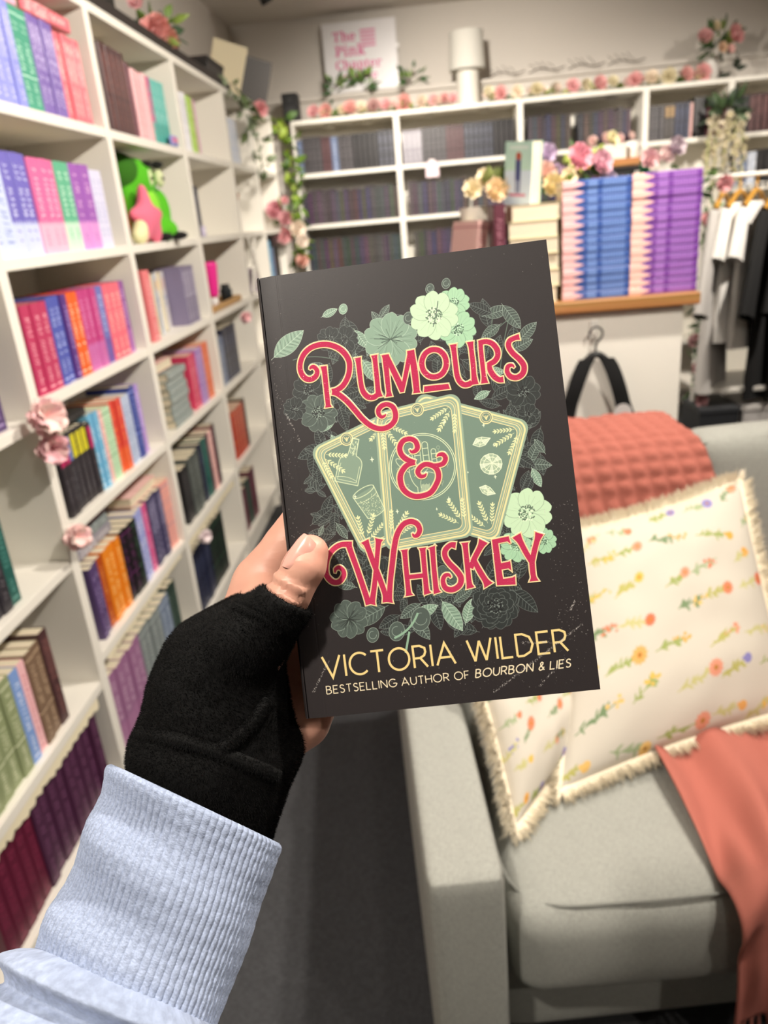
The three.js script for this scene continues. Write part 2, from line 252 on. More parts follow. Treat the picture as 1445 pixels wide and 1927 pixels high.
fillLeft(2, 0, -2.46, [['maroonbrown', 4, 0.05, 0.235, 'maroon brown'], ['wine', 1, 0.035, 0.215, 'dark wine'], ['softpink', 3, 0.046, 0.205, 'soft pink'], ['tealmagenta', 1, 0.045, 0.205, 'magenta topped'], ['teal', 3, 0.048, 0.205, 'teal']]);
fillLeft(2, 2, -2.465, [['coral', 1, 0.055, 0.22, 'coral']]);
fillLeft(2, 2, -2.86, [['greyviolet', 4, 0.042, 0.205, 'grey violet']]);
fillLeft(2, 3, -2.78, [['redcoral', 2, 0.045, 0.2, 'raspberry red'], ['liliacgrey', 2, 0.04, 0.21, 'lilac'], ['warmorange', 2, 0.045, 0.215, 'warm orange']]);
fillLeft(2, 4, -2.48, [['black', 2, 0.04, 0.2, 'black'], ['charcoal', 3, 0.05, 0.215, 'charcoal grey'], ['navy', 1, 0.035, 0.225, 'dark navy'], ['darkteal', 2, 0.035, 0.23, 'dark teal'], ['wine', 1, 0.035, 0.235, 'wine red'], ['palepink', 1, 0.04, 0.235, 'pale pink'], ['maroon', 1, 0.028, 0.245, 'maroon'], ['black', 1, 0.035, 0.245, 'tall black']]);
fillLeft(2, 5, -2.42, [['navy', 5, 0.045, 0.24, 'navy blue'], ['blackgreen', 4, 0.05, 0.25, 'black green']]);
fillLeft(3, 0, -3.2, [['white', 2, 0.05, 0.21, 'white'], ['lime', 2, 0.045, 0.205, 'lime green'], ['pinkmauve', 1, 0.05, 0.205, 'pink mauve']]);
fillLeft(3, 1, -3.22, [['navy', 1, 0.05, 0.19, 'dark navy']]);
fillLeft(3, 3, -3.2, [['dustyblue', 2, 0.045, 0.2, 'dusty blue'], ['navy', 4, 0.06, 0.225, 'midnight navy']]);
fillLeft(3, 4, -3.25, [['brickred', 5, 0.042, 0.215, 'brick red'], ['black', 1, 0.04, 0.225, 'black']]);
fillLeft(3, 5, -3.2, [['wine', 2, 0.04, 0.2, 'wine red'], ['forest', 2, 0.045, 0.215, 'forest green'], ['wine', 2, 0.05, 0.235, 'tall wine red']]);
fillLeft(4, 0, -3.93, [['forest', 1, 0.05, 0.22, 'dark green'], ['whiteblue', 4, 0.045, 0.2, 'pale patterned']]);
fillLeft(0, 2, -1.42, [['salmonpink', 1, 0.04, 0.2, 'salmon pink'], ['indigo', 1, 0.05, 0.215, 'dark indigo']]);
fillLeft(0, 3, -1.17, [['lilac', 2, 0.04, 0.2, 'lilac'], ['blackblue', 3, 0.036, 0.215, 'black and blue'], ['darkteal', 1, 0.04, 0.225, 'dark teal']], 0.135);
fillLeft(0, 4, -0.99, [['magentared', 3, 0.04, 0.21, 'magenta red'], ['olive', 4, 0.04, 0.225, 'olive green'], ['cornflower', 1, 0.035, 0.22, 'cornflower blue'], ['softpink', 1, 0.03, 0.22, 'soft pink'], ['brown', 2, 0.034, 0.225, 'light brown'], ['maroonbrown', 1, 0.036, 0.235, 'dark brown']], 0.135);
fillLeft(0, 5, -1.035, [['maroon', 5, 0.036, 0.225, 'dark maroon'], ['darkpurple', 9, 0.036, 0.23, 'deep purple']], 0.135);
// ---------- dark books on the back wall ----------
const DARKS = ['darkgrey', 'darkblue', 'darkgrey', 'blackplain', 'darkred', 'charcoal', 'navy', 'darkgrey', 'dustyblue', 'blackplain'];
function fillBack(bay, row, x0, x1, items) {        // items: [design, how many, thickness, height, words]
  const y = ROWS[row + 1] + TB / 2, f = rng(900 + bay * 10 + row); let x = x0;
  for (const [design, n, t, h, words] of items) for (let i = 0; i < n && x < x1; i++) {
    const where = `top shelf of the ${['first', 'second', 'third', 'fourth', 'fifth'][bay]} back unit`;
    const o = makeBook(n > 1 ? `${ORD[i]} of ${CARD[n]} ${words} books, ${row ? 'second shelf of the fifth back unit' : where}` : `single ${words} book, ${row ? 'second shelf of the fifth back unit' : where}`, t, h, 0.13, design);
    o.position.set(x + t / 2, y, -5.405 + rr(-0.01, 0.004, f)); x += t + 0.0008;
  }
}
fillBack(0, 0, 0.09, 0.71, [['dustyblue', 1, 0.03, 0.2, 'grey blue'], ['darkgrey', 4, 0.03, 0.215, 'dark grey'], ['darkred', 2, 0.03, 0.21, 'dark red'], ['dustyblue', 1, 0.045, 0.205, 'dusty blue'], ['darkgrey', 3, 0.03, 0.205, 'slim dark grey'], ['blackplain', 5, 0.032, 0.21, 'plain black'], ['darkblue', 4, 0.033, 0.215, 'dark blue']]);
fillBack(1, 0, 0.765, 1.48, [['whitedark', 4, 0.03, 0.2, 'silver speckled'], ['darkgrey', 5, 0.03, 0.205, 'dark grey'], ['darkred', 4, 0.028, 0.205, 'dark red'], ['darkblue', 6, 0.03, 0.21, 'dark blue'], ['blackplain', 4, 0.033, 0.21, 'plain black']]);
fillBack(3, 0, 2.31, 2.77, [['darkgrey', 3, 0.03, 0.2, 'dark grey'], ['darkgold', 2, 0.03, 0.2, 'black and gold'], ['navy', 3, 0.03, 0.205, 'dark navy'], ['palepink', 1, 0.02, 0.2, 'thin pink'], ['blackplain', 2, 0.04, 0.225, 'plain black'], ['wine', 4, 0.032, 0.225, 'wine red']]);
fillBack(4, 0, 2.83, 3.16, [['blackplain', 2, 0.04, 0.21, 'plain black'], ['maroonbrown', 6, 0.04, 0.215, 'speckled brown']]);
fillBack(4, 1, 2.83, 3.16, [['dustyblue', 2, 0.05, 0.2, 'dusty blue'], ['whiteblue', 1, 0.05, 0.2, 'white and blue'], ['blackplain', 2, 0.045, 0.21, 'plain black'], ['maroon', 3, 0.045, 0.21, 'deep maroon']]);
{ // past the three hundred largest: the other dark books of this wall, one object of many
  const [g] = bookGeometry(0.03, 0.2, 0.13, 'darkgrey'), [gb] = bookGeometry(0.03, 0.2, 0.13, 'blackplain'), spots = [], f = rng(77);
  for (const [bay, row, x0, x1] of [[0, 1, 0.09, 0.71], [0, 2, 0.09, 0.71], [1, 1, 0.78, 1.14], [1, 1, 1.2, 1.46], [1, 2, 0.8, 1.1], [1, 2, 1.13, 1.4], [2, 0, 1.56, 1.8], [2, 0, 1.87, 2.19], [2, 1, 1.56, 2.2], [0, 3, 0.09, 0.71], [1, 3, 0.77, 1.46]]) {
    let x = x0; while (x < x1) { const t = rr(0.024, 0.036, f); spots.push([x + t / 2, ROWS[row + 1] + TB / 2, t / 0.03, bay === 2 && row === 1 ? 0.75 : rr(0.98, 1.08, f), bay + row]); x += t; }
  }
  const m = new THREE.InstancedMesh(g, coverMat, spots.length), M = new THREE.Matrix4(), C = new THREE.Color();
  spots.forEach(([x, y, sx, sy, k], i) => { M.makeScale(sx, sy, 1).setPosition(x, y, -5.405 + rr(-0.01, 0.004, f)); m.setMatrixAt(i, M); m.setColorAt(i, C.setRGB(rr(0.5, 1.3, f), rr(0.5, 1.1, f), rr(0.5, 1.2, f))); });
  m.name = 'rows_of_books'; shade(m); scene.add(m); tag(m, 'rows of dark spined books filling the lower back wall shelves', 'books', null, 'stuff');
}

// ---------- leaves and flowers ----------
function leafGeometry(L, W, fold = 0.18, n = 5) {     // points along +y, midrib raised
  const pos = [], idx = [];
  for (let i = 0; i <= n; i++) { const s = i / n, w = W / 2 * Math.sin(Math.PI * Math.pow(s, 0.75)) + 0.0004, bend = -0.25 * L * s * s; pos.push(-w, s * L, bend, 0, s * L, bend + W * fold, w, s * L, bend); }
  for (let i = 0; i < n; i++) for (let k = 0; k < 2; k++) { const a = i * 3 + k; idx.push(a, a + 1, a + 3, a + 1, a + 4, a + 3); }
  const g = new THREE.BufferGeometry(); g.setAttribute('position', new THREE.Float32BufferAttribute(pos, 3)); g.setIndex(idx); g.computeVertexNormals();
  g.setAttribute('uv', new THREE.Float32BufferAttribute(new Float32Array(pos.length / 3 * 2), 2)); return g;
}
function petalGeometry(L, W, cup = 0.5) {
  const g = new THREE.PlaneGeometry(1, 1, 4, 4).translate(0, 0.5, 0), p = g.attributes.position;
  for (let i = 0; i < p.count; i++) { const x = p.getX(i) * 2, s = p.getY(i), w = W / 2 * (0.25 + 0.75 * Math.sin(Math.PI * Math.min(1, 0.12 + s * 0.78))); p.setXYZ(i, x * w, s * L * (1 - 0.12 * x * x * s), cup * L * (s * s * 0.7 + x * x * 0.25)); }
  g.computeVertexNormals(); return g;
}
// a full round bloom facing +z, radius r, made of curved petals in rings
function bloomPlaces(r, rings, f) {
  const out = [];
  for (let k = 0; k < rings; k++) { const s = (k + 1) / rings, n = 4 + k * 2; for (let i = 0; i < n; i++) out.push({ turn: (i + 0.5 * (k % 2)) / n * 2 * Math.PI + rr(-0.15, 0.15, f), open: 0.25 + 1.15 * s, size: r * (0.62 + 0.4 * s) }); }
  return out;
}
function bloomGeometry(r, rings, seed, cup = 0.55) {
  const f = rng(seed), list = [];
  for (const b of bloomPlaces(r, rings, f)) { const g = petalGeometry(b.size, b.size * 0.95, cup); g.rotateX(-(Math.PI / 2) + b.open * 0.0).rotateX(0); g.applyMatrix4(new THREE.Matrix4().makeRotationZ(b.turn).multiply(new THREE.Matrix4().makeRotationX(Math.PI / 2 - b.open).multiply(new THREE.Matrix4().makeRotationX(Math.PI / 2)))); list.push(g); }
  return merge(list);
}
const BLOOM = [1, 2, 3].map((s) => bloomGeometry(1, 3, s * 31)), BLOOM_BIG = [4, 5].map((s) => bloomGeometry(1, 4, s * 31));
const LEAF = [leafGeometry(1, 0.5), leafGeometry(1, 0.36), leafGeometry(1, 0.62)];
const petalMat = (c) => mat(new THREE.Color(c).lerp(new THREE.Color('#ffece6'), 0.42), 0.75, { side: THREE.DoubleSide, sheen: 0.3 }), leafMat = (c) => mat(c, 0.55, { side: THREE.DoubleSide });
const GREENS = ['#4f6a2f', '#65803a', '#3d5730', '#7d9440', '#2f4a2c'];
function leafAt(parent, p, dir, size, colour, f, kind = 0, label) {
  const m = part('leaf', LEAF[kind], leafMat(colour), parent, p.isVector3 ? p.toArray() : p);
  m.quaternion.setFromUnitVectors(V(0, 1, 0), dir.clone().normalize()).multiply(new THREE.Quaternion().setFromAxisAngle(V(0, 1, 0), rr(-1.2, 1.2, f))); m.scale.setScalar(size); return m;
}
function flowerAt(parent, p, r, colour, dir, f, big = false) {
  const m = part('flower', (big ? BLOOM_BIG : BLOOM)[Math.floor(f() * (big ? 2 : 3))], petalMat(colour), parent, p.isVector3 ? p.toArray() : p);
  m.quaternion.setFromUnitVectors(V(0, 0, 1), dir.clone().normalize()); m.scale.setScalar(r); return m;
}
const TO_CAM = V(0.25, 0.1, 1).normalize(), TO_ROOM = V(1, 0.15, 0.45).normalize();
// a hanging vine: stem along world points, leaves each a part, flowers as given [point index share, radius, colour]
function vine(name, label, category, pts, leaves, flowers, seed, spread = 0.05, size = [0.03, 0.06], greens = GREENS, facing = TO_CAM) {
  const f = rng(seed), o = thing(name, label, category, pts[0].toArray()), loc = pts.map((p) => p.clone().sub(pts[0])), curve = new THREE.CatmullRomCurve3(loc);
  part('stem', new THREE.TubeGeometry(curve, 40, 0.0025, 5), leafMat('#55602f'), o);
  for (let i = 0; i < leaves; i++) { const p = curve.getPointAt((i + f()) / leaves), d = V(rr(-1, 1, f), rr(-1.0, 0.5, f), rr(-0.5, 0.9, f)); leafAt(o, p.add(V(rr(-1, 1, f), rr(-0.4, 0.4, f), rr(-0.3, 0.6, f)).multiplyScalar(spread * 0.4)), d, rr(...size, f), greens[Math.floor(f() * greens.length)], f, Math.floor(f() * 3)); }
  for (const [s, r, c, dx = 0, dz = 0.03] of flowers) flowerAt(o, curve.getPointAt(s).add(V(dx, 0, dz)), r, c, facing.clone().add(V(rr(-0.4, 0.4, f), rr(-0.3, 0.4, f), 0)), f);
  return o;
}
// a bunch: flowers and leaves about a centre
function bunch(o, centre, flowers, leaves, seed, size = [0.04, 0.08], greens = GREENS, spread = 0.09) {
  const f = rng(seed);
  for (let i = 0; i < leaves; i++) { const d = V(rr(-1, 1, f), rr(-0.35, 1, f), rr(-0.7, 1, f)).normalize(); leafAt(o, V(...centre).addScaledVector(d, spread * rr(0.2, 0.9, f)), d, rr(...size, f), greens[Math.floor(f() * greens.length)], f, Math.floor(f() * 3)); }
  for (const [x, y, z, r, c, dx = 0] of flowers) flowerAt(o, [centre[0] + x, centre[1] + y, centre[2] + z], r, c, V(x * 3 + 0.2 + dx, y * 2 + 0.2, 0.8), f, r > 0.04);
}
// vines in the corner
vine('hanging_vine', 'grey green vine trailing over the narrow left bookcase unit', 'vine', [V(0.03, 2.04, -3.95), V(0.06, 1.95, -4.12), V(0.06, 1.8, -4.25), V(0.05, 1.66, -4.33)], 46, [[0.35, 0.045, '#e8808f', 0.03, -0.1]], 41, 0.1, [0.04, 0.07], ['#6f8050', '#8b9878', '#55683c', '#9aa58c']);
vine('hanging_vine', 'long bright green vine hanging where the two bookcases meet', 'vine', [V(0.03, 2.03, -5.2), V(0.06, 1.9, -5.2), V(0.075, 1.7, -5.2), V(0.06, 1.45, -5.2), V(0.05, 1.15, -5.2)], 90, [[0.55, 0.03, '#d9798a', -0.06], [0.97, 0.05, '#c97a55', 0.02]], 43, 0.11, [0.05, 0.085], ['#57761f', '#6d8a25', '#3f5c22', '#8aa032']);
const cb = thing('flower_bunch', 'pink and cream flowers pinned at the corner of the left bookcase', 'flowers', [0.0, 1.46, -5.0]);
bunch(cb, [0.03, -0.02, 0], [[-0.06, 0.05, 0, 0.06, '#d0527a'], [-0.02, -0.09, 0.02, 0.055, '#df8794'], [0.06, -0.06, 0.03, 0.055, '#efe6d0'], [0.08, -0.13, 0.03, 0.045, '#f0e9d8'], [0.0, 0.0, 0.03, 0.05, '#b94a66']], 14, 44);
fillLeft(5, 2, -4.5, [['skyblue', 2, 0.06, 0.24, 'sky blue'], ['dustyblue', 2, 0.05, 0.2, 'dusty blue'], ['blackplain', 3, 0.06, 0.26, 'plain black']]);
// pink fabric blooms fixed to the shelf edges
function bigBloom(label, pos, r, colours, seed, facing) {
  const o = thing('fabric_flower', label, 'flower', pos), f = rng(seed), P = petalGeometry(1, 0.95, 0.5);
  const q = new THREE.Quaternion().setFromUnitVectors(V(0, 0, 1), facing.clone().normalize());
  for (const b of bloomPlaces(r, 4, f)) { const m = part('petal', P, petalMat(colours[Math.floor(f() * colours.length)]), o); m.scale.setScalar(b.size * rr(0.85, 1.1, f)); m.quaternion.copy(q).multiply(new THREE.Quaternion().setFromEuler(new THREE.Euler(0, 0, b.turn))).multiply(new THREE.Quaternion().setFromEuler(new THREE.Euler(Math.PI - b.open, 0, 0))); }
  part('centre', new THREE.IcosahedronGeometry(r * 0.22, 2), petalMat(colours[0]), o);
  return o;
}
const PINKS = ['#f2bdb8', '#f4cfc6', '#ea9aa8', '#f0b0b0'];
bigBloom('large pale pink fabric flower on the upright beside the black lettered books', [0.035, 1.075, -1.545], 0.052, PINKS, 51, V(1, 0.1, 0.5));
bigBloom('smaller pink fabric flower just below the large pale pink one', [0.03, 1.01, -1.56], 0.045, ['#ef9db0', '#f2b6b8', '#e98ea6'], 52, V(0.8, -0.3, 0.8));
bigBloom('pale pink fabric flower on the shelf edge above the amber books', [0.02, 0.785, -1.585], 0.04, PINKS, 53, V(1, 0.1, 0.6));
bigBloom('small pink fabric flower above the midnight navy books', [0.02, 1.03, -3.56], 0.036, ['#e99aa8', '#d9838f'], 54, V(1, 0.1, 0.7));
bigBloom('pale tag shaped fabric flower on the shelf under the charcoal books', [0.02, 0.405, -2.47], 0.03, ['#e8dde4', '#d8c9d6'], 55, V(1, 0.1, 0.7));

// ---------- on top of the left bookcase ----------
const TOP = 2.0165;
const darkWood = mat(rgb(44, 38, 36), 0.6);
{ const o = thing('display_board', 'long black board lying along the top of the left bookcase', 'board', [-0.02, TOP, -1.5]); part('board', rbox(0.22, 0.022, 2.6, 0.003, -0.11, 0.011, -1.3), darkWood, o); part('edge_strip', rbox(0.012, 0.04, 2.6, 0.002, 0.004, 0.02, -1.3), darkWood, o); }
{ const o = thing('storage_box', 'black box on top of the left bookcase before the flowers', 'box', [-0.05, TOP + 0.022, -2.55]); part('body', rbox(0.2, 0.12, 0.42, 0.004, -0.1, 0.06, 0), blackMetal, o); part('lid', rbox(0.21, 0.025, 0.43, 0.004, -0.1, 0.13, 0), darkWood, o); }
{ const o = thing('flower_bunch', 'coral red bouquet lying on top of the left bookcase', 'flowers', [-0.06, TOP + 0.03, -3.2]); bunch(o, [0, 0.05, 0], [[0.02, -0.02, 0.14, 0.045, '#e0706c'], [0.02, 0.0, 0.06, 0.05, '#e5796c'], [0.02, -0.02, -0.02, 0.05, '#ea9678'], [0.01, -0.02, -0.1, 0.045, '#d96e5c'], [0.0, 0.05, 0.2, 0.03, '#e9a6b2']], 16, 61, [0.04, 0.07]); part('stem_bundle', tube([[0, 0.02, -0.1], [0, 0.015, -0.3]], 0.012), leafMat('#6a7040'), o); }
{ const o = thing('storage_box', 'small black box on top of the left bookcase beside the leaning books', 'box', [-0.05, TOP + 0.022, -4.02]); part('body', rbox(0.2, 0.09, 0.3, 0.004, -0.1, 0.045, 0), blackMetal, o); part('lid', rbox(0.21, 0.02, 0.31, 0.004, -0.1, 0.095, 0), darkWood, o); }
{ const b = makeBook('large cream book standing tilted atop the left bookcase', 0.03, 0.23, 0.17, 'creamcover'); b.rotation.order = 'ZYX'; b.rotation.set(0, -Math.PI / 2 + 0.25, -0.34); b.position.set(-0.19, TOP + 0.07, -4.35);
  const c = makeBook('dark brown book leaning on the cream book atop the left bookcase', 0.035, 0.2, 0.14, 'darkgold'); c.rotation.order = 'ZYX'; c.rotation.set(0, -Math.PI / 2 + 0.3, -0.3); c.position.set(-0.06, TOP + 0.035, -4.52);
  flatBook('dark teal book lying atop the left bookcase near the vines', [0.0, TOP + 0.025, -4.95], Math.PI / 2, 0.045, 0.3, 0.16, 'darkteal'); }
bigBloom('bright pink fabric flower at the top corner of the left bookcase', [-0.005, 2.05, -4.62], 0.055, ['#e8788c', '#ef94a0'], 57, V(1, 0, 0.8));
{ const o = thing('speaker', 'small black loudspeaker standing on the corner of the back bookcase', 'speaker', [0.075, TOP, -5.45]); part('cabinet', rbox(0.1, 0.16, 0.12, 0.006, 0, 0.08, 0), mat(rgb(24, 24, 25), 0.6), o); part('woofer', new THREE.CylinderGeometry(0.034, 0.03, 0.01, 24).rotateX(Math.PI / 2).translate(0, 0.055, 0.06), mat(rgb(45, 45, 47), 0.5), o); part('tweeter', new THREE.CylinderGeometry(0.016, 0.014, 0.01, 20).rotateX(Math.PI / 2).translate(0, 0.12, 0.06), mat(rgb(45, 45, 47), 0.5), o); }

// ---------- along the top of the back bookcase ----------
{ const lamp = thing('table_lamp', 'white table lamp with a drum shade on the back bookcase', 'lamp', [1.2, TOP, -5.5]);
  part('base', lathe([[0, 0], [0.066, 0], [0.07, 0.006], [0.07, 0.2], [0.064, 0.214], [0.02, 0.218], [0.012, 0.26], [0, 0.26]], 40), mat(rgb(226, 222, 212), 0.55), lamp);
  part('shade', lathe([[0.112, 0.2], [0.114, 0.2], [0.104, 0.41], [0.101, 0.41], [0.11, 0.2]], 48), new THREE.MeshPhysicalMaterial({ color: rgb(236, 234, 226), roughness: 0.9, transmission: 0.3, thickness: 0, side: THREE.DoubleSide }), lamp);
  part('bulb', new THREE.SphereGeometry(0.03, 16, 12).translate(0, 0.29, 0), mat(rgb(240, 238, 230), 0.3), lamp); }
function garland(label, z, items, seed) {              // flowers lying along a shelf top: [x, radius, colour]
  const o = thing('flower_garland', label, 'garland', [items[0][0], TOP, z]), f = rng(seed), x0 = items[0][0], x1 = items[items.length - 1][0];
  part('stem', tube([[0, 0.012, 0], [(x1 - x0) * 0.5, 0.016, 0.02], [x1 - x0, 0.012, 0]], 0.004, 30, 6), leafMat('#5a6636'), o);
  for (const [x, r, c, h = 0.04] of items) flowerAt(o, [x - x0, h, 0.03 + rr(-0.01, 0.02, f)], r, c, V(rr(-0.4, 0.5, f), rr(0, 0.6, f), 1), f);
  for (let x = x0; x < x1; x += 0.085) flowerAt(o, [x - x0, 0.03 + 0.02 * f(), 0.02 + 0.02 * f()], rr(0.028, 0.038, f), ['#f3ead0', '#f0e0cf', '#e9e3b8', '#f2d3cb'][Math.floor(f() * 4)], V(rr(-0.4, 0.5, f), rr(0, 0.6, f), 1), f);
  for (let x = x0; x < x1; x += 0.035) leafAt(o, V(x - x0, 0.015, rr(-0.02, 0.04, f)), V(rr(-1, 1, f), rr(0.1, 0.6, f), rr(-0.2, 1, f)), rr(0.04, 0.075, f), ['#7f9440', '#9aa94f', '#5d7a35', '#b3b27a'][Math.floor(f() * 4)], f, Math.floor(f() * 3));
}
const CO = '#e2786c', PI = '#e6919a', RE = '#cc5350', CR = '#efe4c4', YG = '#d8d7a2';
garland('garland of coral and cream flowers below the pink lettered poster', -5.47, [[0.22, 0.045, PI], [0.3, 0.05, CO], [0.45, 0.05, CO], [0.52, 0.04, CR], [0.6, 0.045, '#9a3b35'], [0.68, 0.04, PI], [0.8, 0.06, CO], [0.9, 0.045, CR], [0.98, 0.04, PI]], 71);
garland('short garland of red and cream flowers left of the white lamp', -5.47, [[1.0, 0.035, CR], [1.05, 0.04, RE], [1.1, 0.035, PI]], 72);
garland('garland of pink and yellow green flowers right of the white lamp', -5.47, [[1.32, 0.05, YG], [1.4, 0.05, '#dc7a7c'], [1.5, 0.045, CR], [1.62, 0.045, '#c6c27a'], [1.74, 0.04, '#8c8a3c'], [1.84, 0.045, PI], [1.92, 0.04, YG], [2.0, 0.05, '#df7c80'], [2.08, 0.04, YG], [2.22, 0.05, '#df7f84'], [2.32, 0.05, CR], [2.42, 0.055, YG], [2.52, 0.05, '#db7a72'], [2.62, 0.06, '#df7378']], 73);
for (const [label, x, y, seed, n] of [['green leafy sprig on the wall ledge below the poster corner', 0.36, 2.19, 81, 24], ['second green leafy sprig on the wall ledge under the poster', 0.53, 2.19, 82, 26], ['thin green sprig on the wall ledge left of the lamp', 0.85, 2.19, 83, 16]]) { const o = thing('leafy_sprig', label, 'plant', [x, y, -5.64]); bunch(o, [0, 0.015, 0.02], [], n, seed, [0.04, 0.07], ['#5a7a3e', '#42603a', '#7c9a4a'], 0.1); part('stem', tube([[0, 0, 0], [0.05, 0.02, 0.02], [0.12, 0.03, 0.02]], 0.003), leafMat('#55602f'), o); }
for (const [i, x] of [1.35, 1.6, 1.85, 2.1].entries()) { const f = rng(90 + i), o = thing('dry_twig', ['dry twig on the ledge beside the lamp shade', 'second dry twig on the wall ledge past the lamp', 'third dry twig on the wall ledge past the lamp', 'dry twig on the wall ledge nearest the vase'][i], 'twig', [x, 2.183, -5.64]); part('stem', tube([[0, 0, 0], [0.07, 0.02, 0.02], [0.15, 0.0, 0.04], [0.22, 0.012, 0.05]], 0.004, 16, 6), mat(rgb(80, 68, 58), 0.8), o); for (let k = 0; k < 4; k++) part('branch', tube([[0.04 + k * 0.04, 0.012, 0.02], [0.02 + k * 0.04, 0.03 + 0.02 * f(), 0.0], [0.0 + k * 0.04, 0.045 + 0.02 * f(), -0.01]], 0.002, 6, 5), mat(rgb(80, 68, 58), 0.8), o); }
{ // white vase with roses
  const o = thing('flower_vase', 'white vase of pink roses and dark leaves on the back bookcase', 'vase', [2.69, TOP, -5.5]);
  part('vase', lathe([[0, 0], [0.036, 0], [0.052, 0.03], [0.05, 0.07], [0.03, 0.12], [0.03, 0.13], [0.026, 0.13], [0.026, 0.1], [0, 0.1]], 36), mat(rgb(232, 228, 222), 0.3), o);
  bunch(o, [0.02, 0.19, 0.02], [[0.07, 0.03, 0.08, 0.062, '#dc6a70'], [-0.09, 0.04, 0.06, 0.05, '#d98a8e'], [0.0, -0.03, 0.1, 0.035, '#c99a44'], [-0.03, 0.09, 0.05, 0.035, '#cfc47e'], [0.05, -0.04, 0.1, 0.03, '#f0b4ac']], 42, 91, [0.05, 0.095], ['#3c5a2a', '#2e4726', '#5c7a34', '#7c8f3a'], 0.11);
  bunch(o, [0.14, 0.05, 0.0], [], 7, 92, [0.05, 0.08], ['#3c4a3a', '#2e3a2c'], 0.06); }
{ // trailing plant with pale hanging flower spikes
  const o = thing('hanging_plant', 'trailing plant with pale yellow flower spikes on the back bookcase', 'plant', [2.73, 1.8, -5.34]), f = rng(95);
  bunch(o, [0.02, 0.02, 0.03], [], 40, 96, [0.06, 0.1], ['#33472f', '#445a38', '#2a3b2a'], 0.11);
  for (const [dx, len] of [[-0.09, 0.46], [-0.05, 0.42], [0.0, 0.3], [0.06, 0.4], [0.1, 0.44]]) {
    const s = part('flower_spike', tube([[dx, 0, 0.05], [dx * 1.1, -len * 0.5, 0.07], [dx * 1.15, -len, 0.06]], 0.004, 12, 5), leafMat('#a9b070'), o);
    for (let k = 0; k < 26; k++) { const q = k / 26, m = part('floret', BLOOM[k % 3], petalMat(['#dcdcae', '#e8e6c4', '#cfd296'][k % 3]), s, [dx * (1 + 0.15 * q) + rr(-0.022, 0.022, f) * (1.2 - q), -len * q, 0.06 + rr(-0.02, 0.03, f)]); m.scale.setScalar(0.02 * (1.2 - 0.5 * q)); m.rotation.set(rr(-1, 1, f), rr(-1, 1, f), 0); }
  } }
// poster standing on the ledge
{ const tex = canvasTexture(512, 440, (g, w, h) => {
    g.fillStyle = '#e6e4e6'; g.fillRect(0, 0, w, h); g.fillStyle = '#d4488c'; g.textBaseline = 'alphabetic';
    g.font = 'bold 88px serif'; g.fillText('The', 66, 118); g.font = 'bold 96px serif'; g.fillText('Pink', 74, 212); g.font = 'bold 82px serif'; g.fillText('Chapter', 70, 296);
    g.fillStyle = '#e07fae'; g.font = 'bold 60px sans-serif'; g.fillText('bookshop', 84, 364);
    g.fillStyle = '#dc86ac'; for (let k = 0; k < 5; k++) g.fillRect(262, 52 + k * 24, 108, 15);
  });
  const o = thing('poster', 'white poster with pink lettering standing on the wall ledge', 'poster', [0.53, 2.181, -5.655]); o.rotation.x = -0.03;
  part('board', rbox(0.475, 0.4, 0.012, 0.002, 0, 0.2, 0), mat(rgb(226, 224, 226), 0.5), o);
  const pl = part('print', new THREE.PlaneGeometry(0.465, 0.39).translate(0, 0.2, 0.0066), new THREE.MeshPhysicalMaterial({ map: tex, roughness: 0.35 }), o);
  const clip = part('clip', new THREE.CylinderGeometry(0.012, 0.012, 0.012, 20).rotateX(Math.PI / 2).translate(0.24, 0.24, 0.01), mat(rgb(240, 238, 236), 0.3), o); }

// ---------- small things in the left bookcase ----------
function flatBook(label, pos, turn, t, h, d, design, group) { const b = makeBook(label, t, h, d, design, group); b.rotation.set(0, 0, Math.PI / 2); const g = new THREE.Group(); b.rotation.order = 'YXZ'; b.rotation.set(0, turn, Math.PI / 2); b.position.set(...pos); return b; }
// lying books; the spine faces the room
{ const y = ROWS[1] + TB / 2; // on the standing books of the second bay's top shelf
  flatBook('pink book lying on the lavender blue books of the top shelf', [-0.02, y + 0.215 + 0.018, -1.7], Math.PI / 2, 0.034, 0.26, 0.135, 'hotpink').position.z = -1.985;
  flatBook('coral book lying on the violet books of the top shelf', [-0.02, y + 0.215 + 0.018, -2.275], Math.PI / 2, 0.034, 0.27, 0.135, 'coralred'); }
{ const y = ROWS[4] + TB / 2 + 0.005, z = -2.0; // third row of the second bay: a dark book lying on the black ones
  flatBook('black book lying flat on the black and yellow books', [-0.03, y + 0.2 + 0.012, -1.89], Math.PI / 2, 0.022, 0.2, 0.135, 'blackplain'); }
{ const y = ROWS[5] + TB / 2; for (const [i, [dz, dy, t, des, w]] of [[0, 0.21, 0.03, 'whitedark', 'grey book lying lowest above the amber books'], [0.01, 0.242, 0.026, 'steel', 'steel grey book lying above the amber books'], [0.0, 0.27, 0.024, 'wine', 'wine red book lying topmost above the amber books']].entries()) flatBook(w, [-0.05, y + dy + t / 2, -1.93 + dz], Math.PI / 2, t, 0.22, 0.15, des);
  flatBook('cream paged book lying on the dark slate books', [-0.06, y + 0.222 + 0.015, -2.07], -Math.PI / 2, 0.028, 0.22, 0.13, 'palepink').position.x = -0.17; }
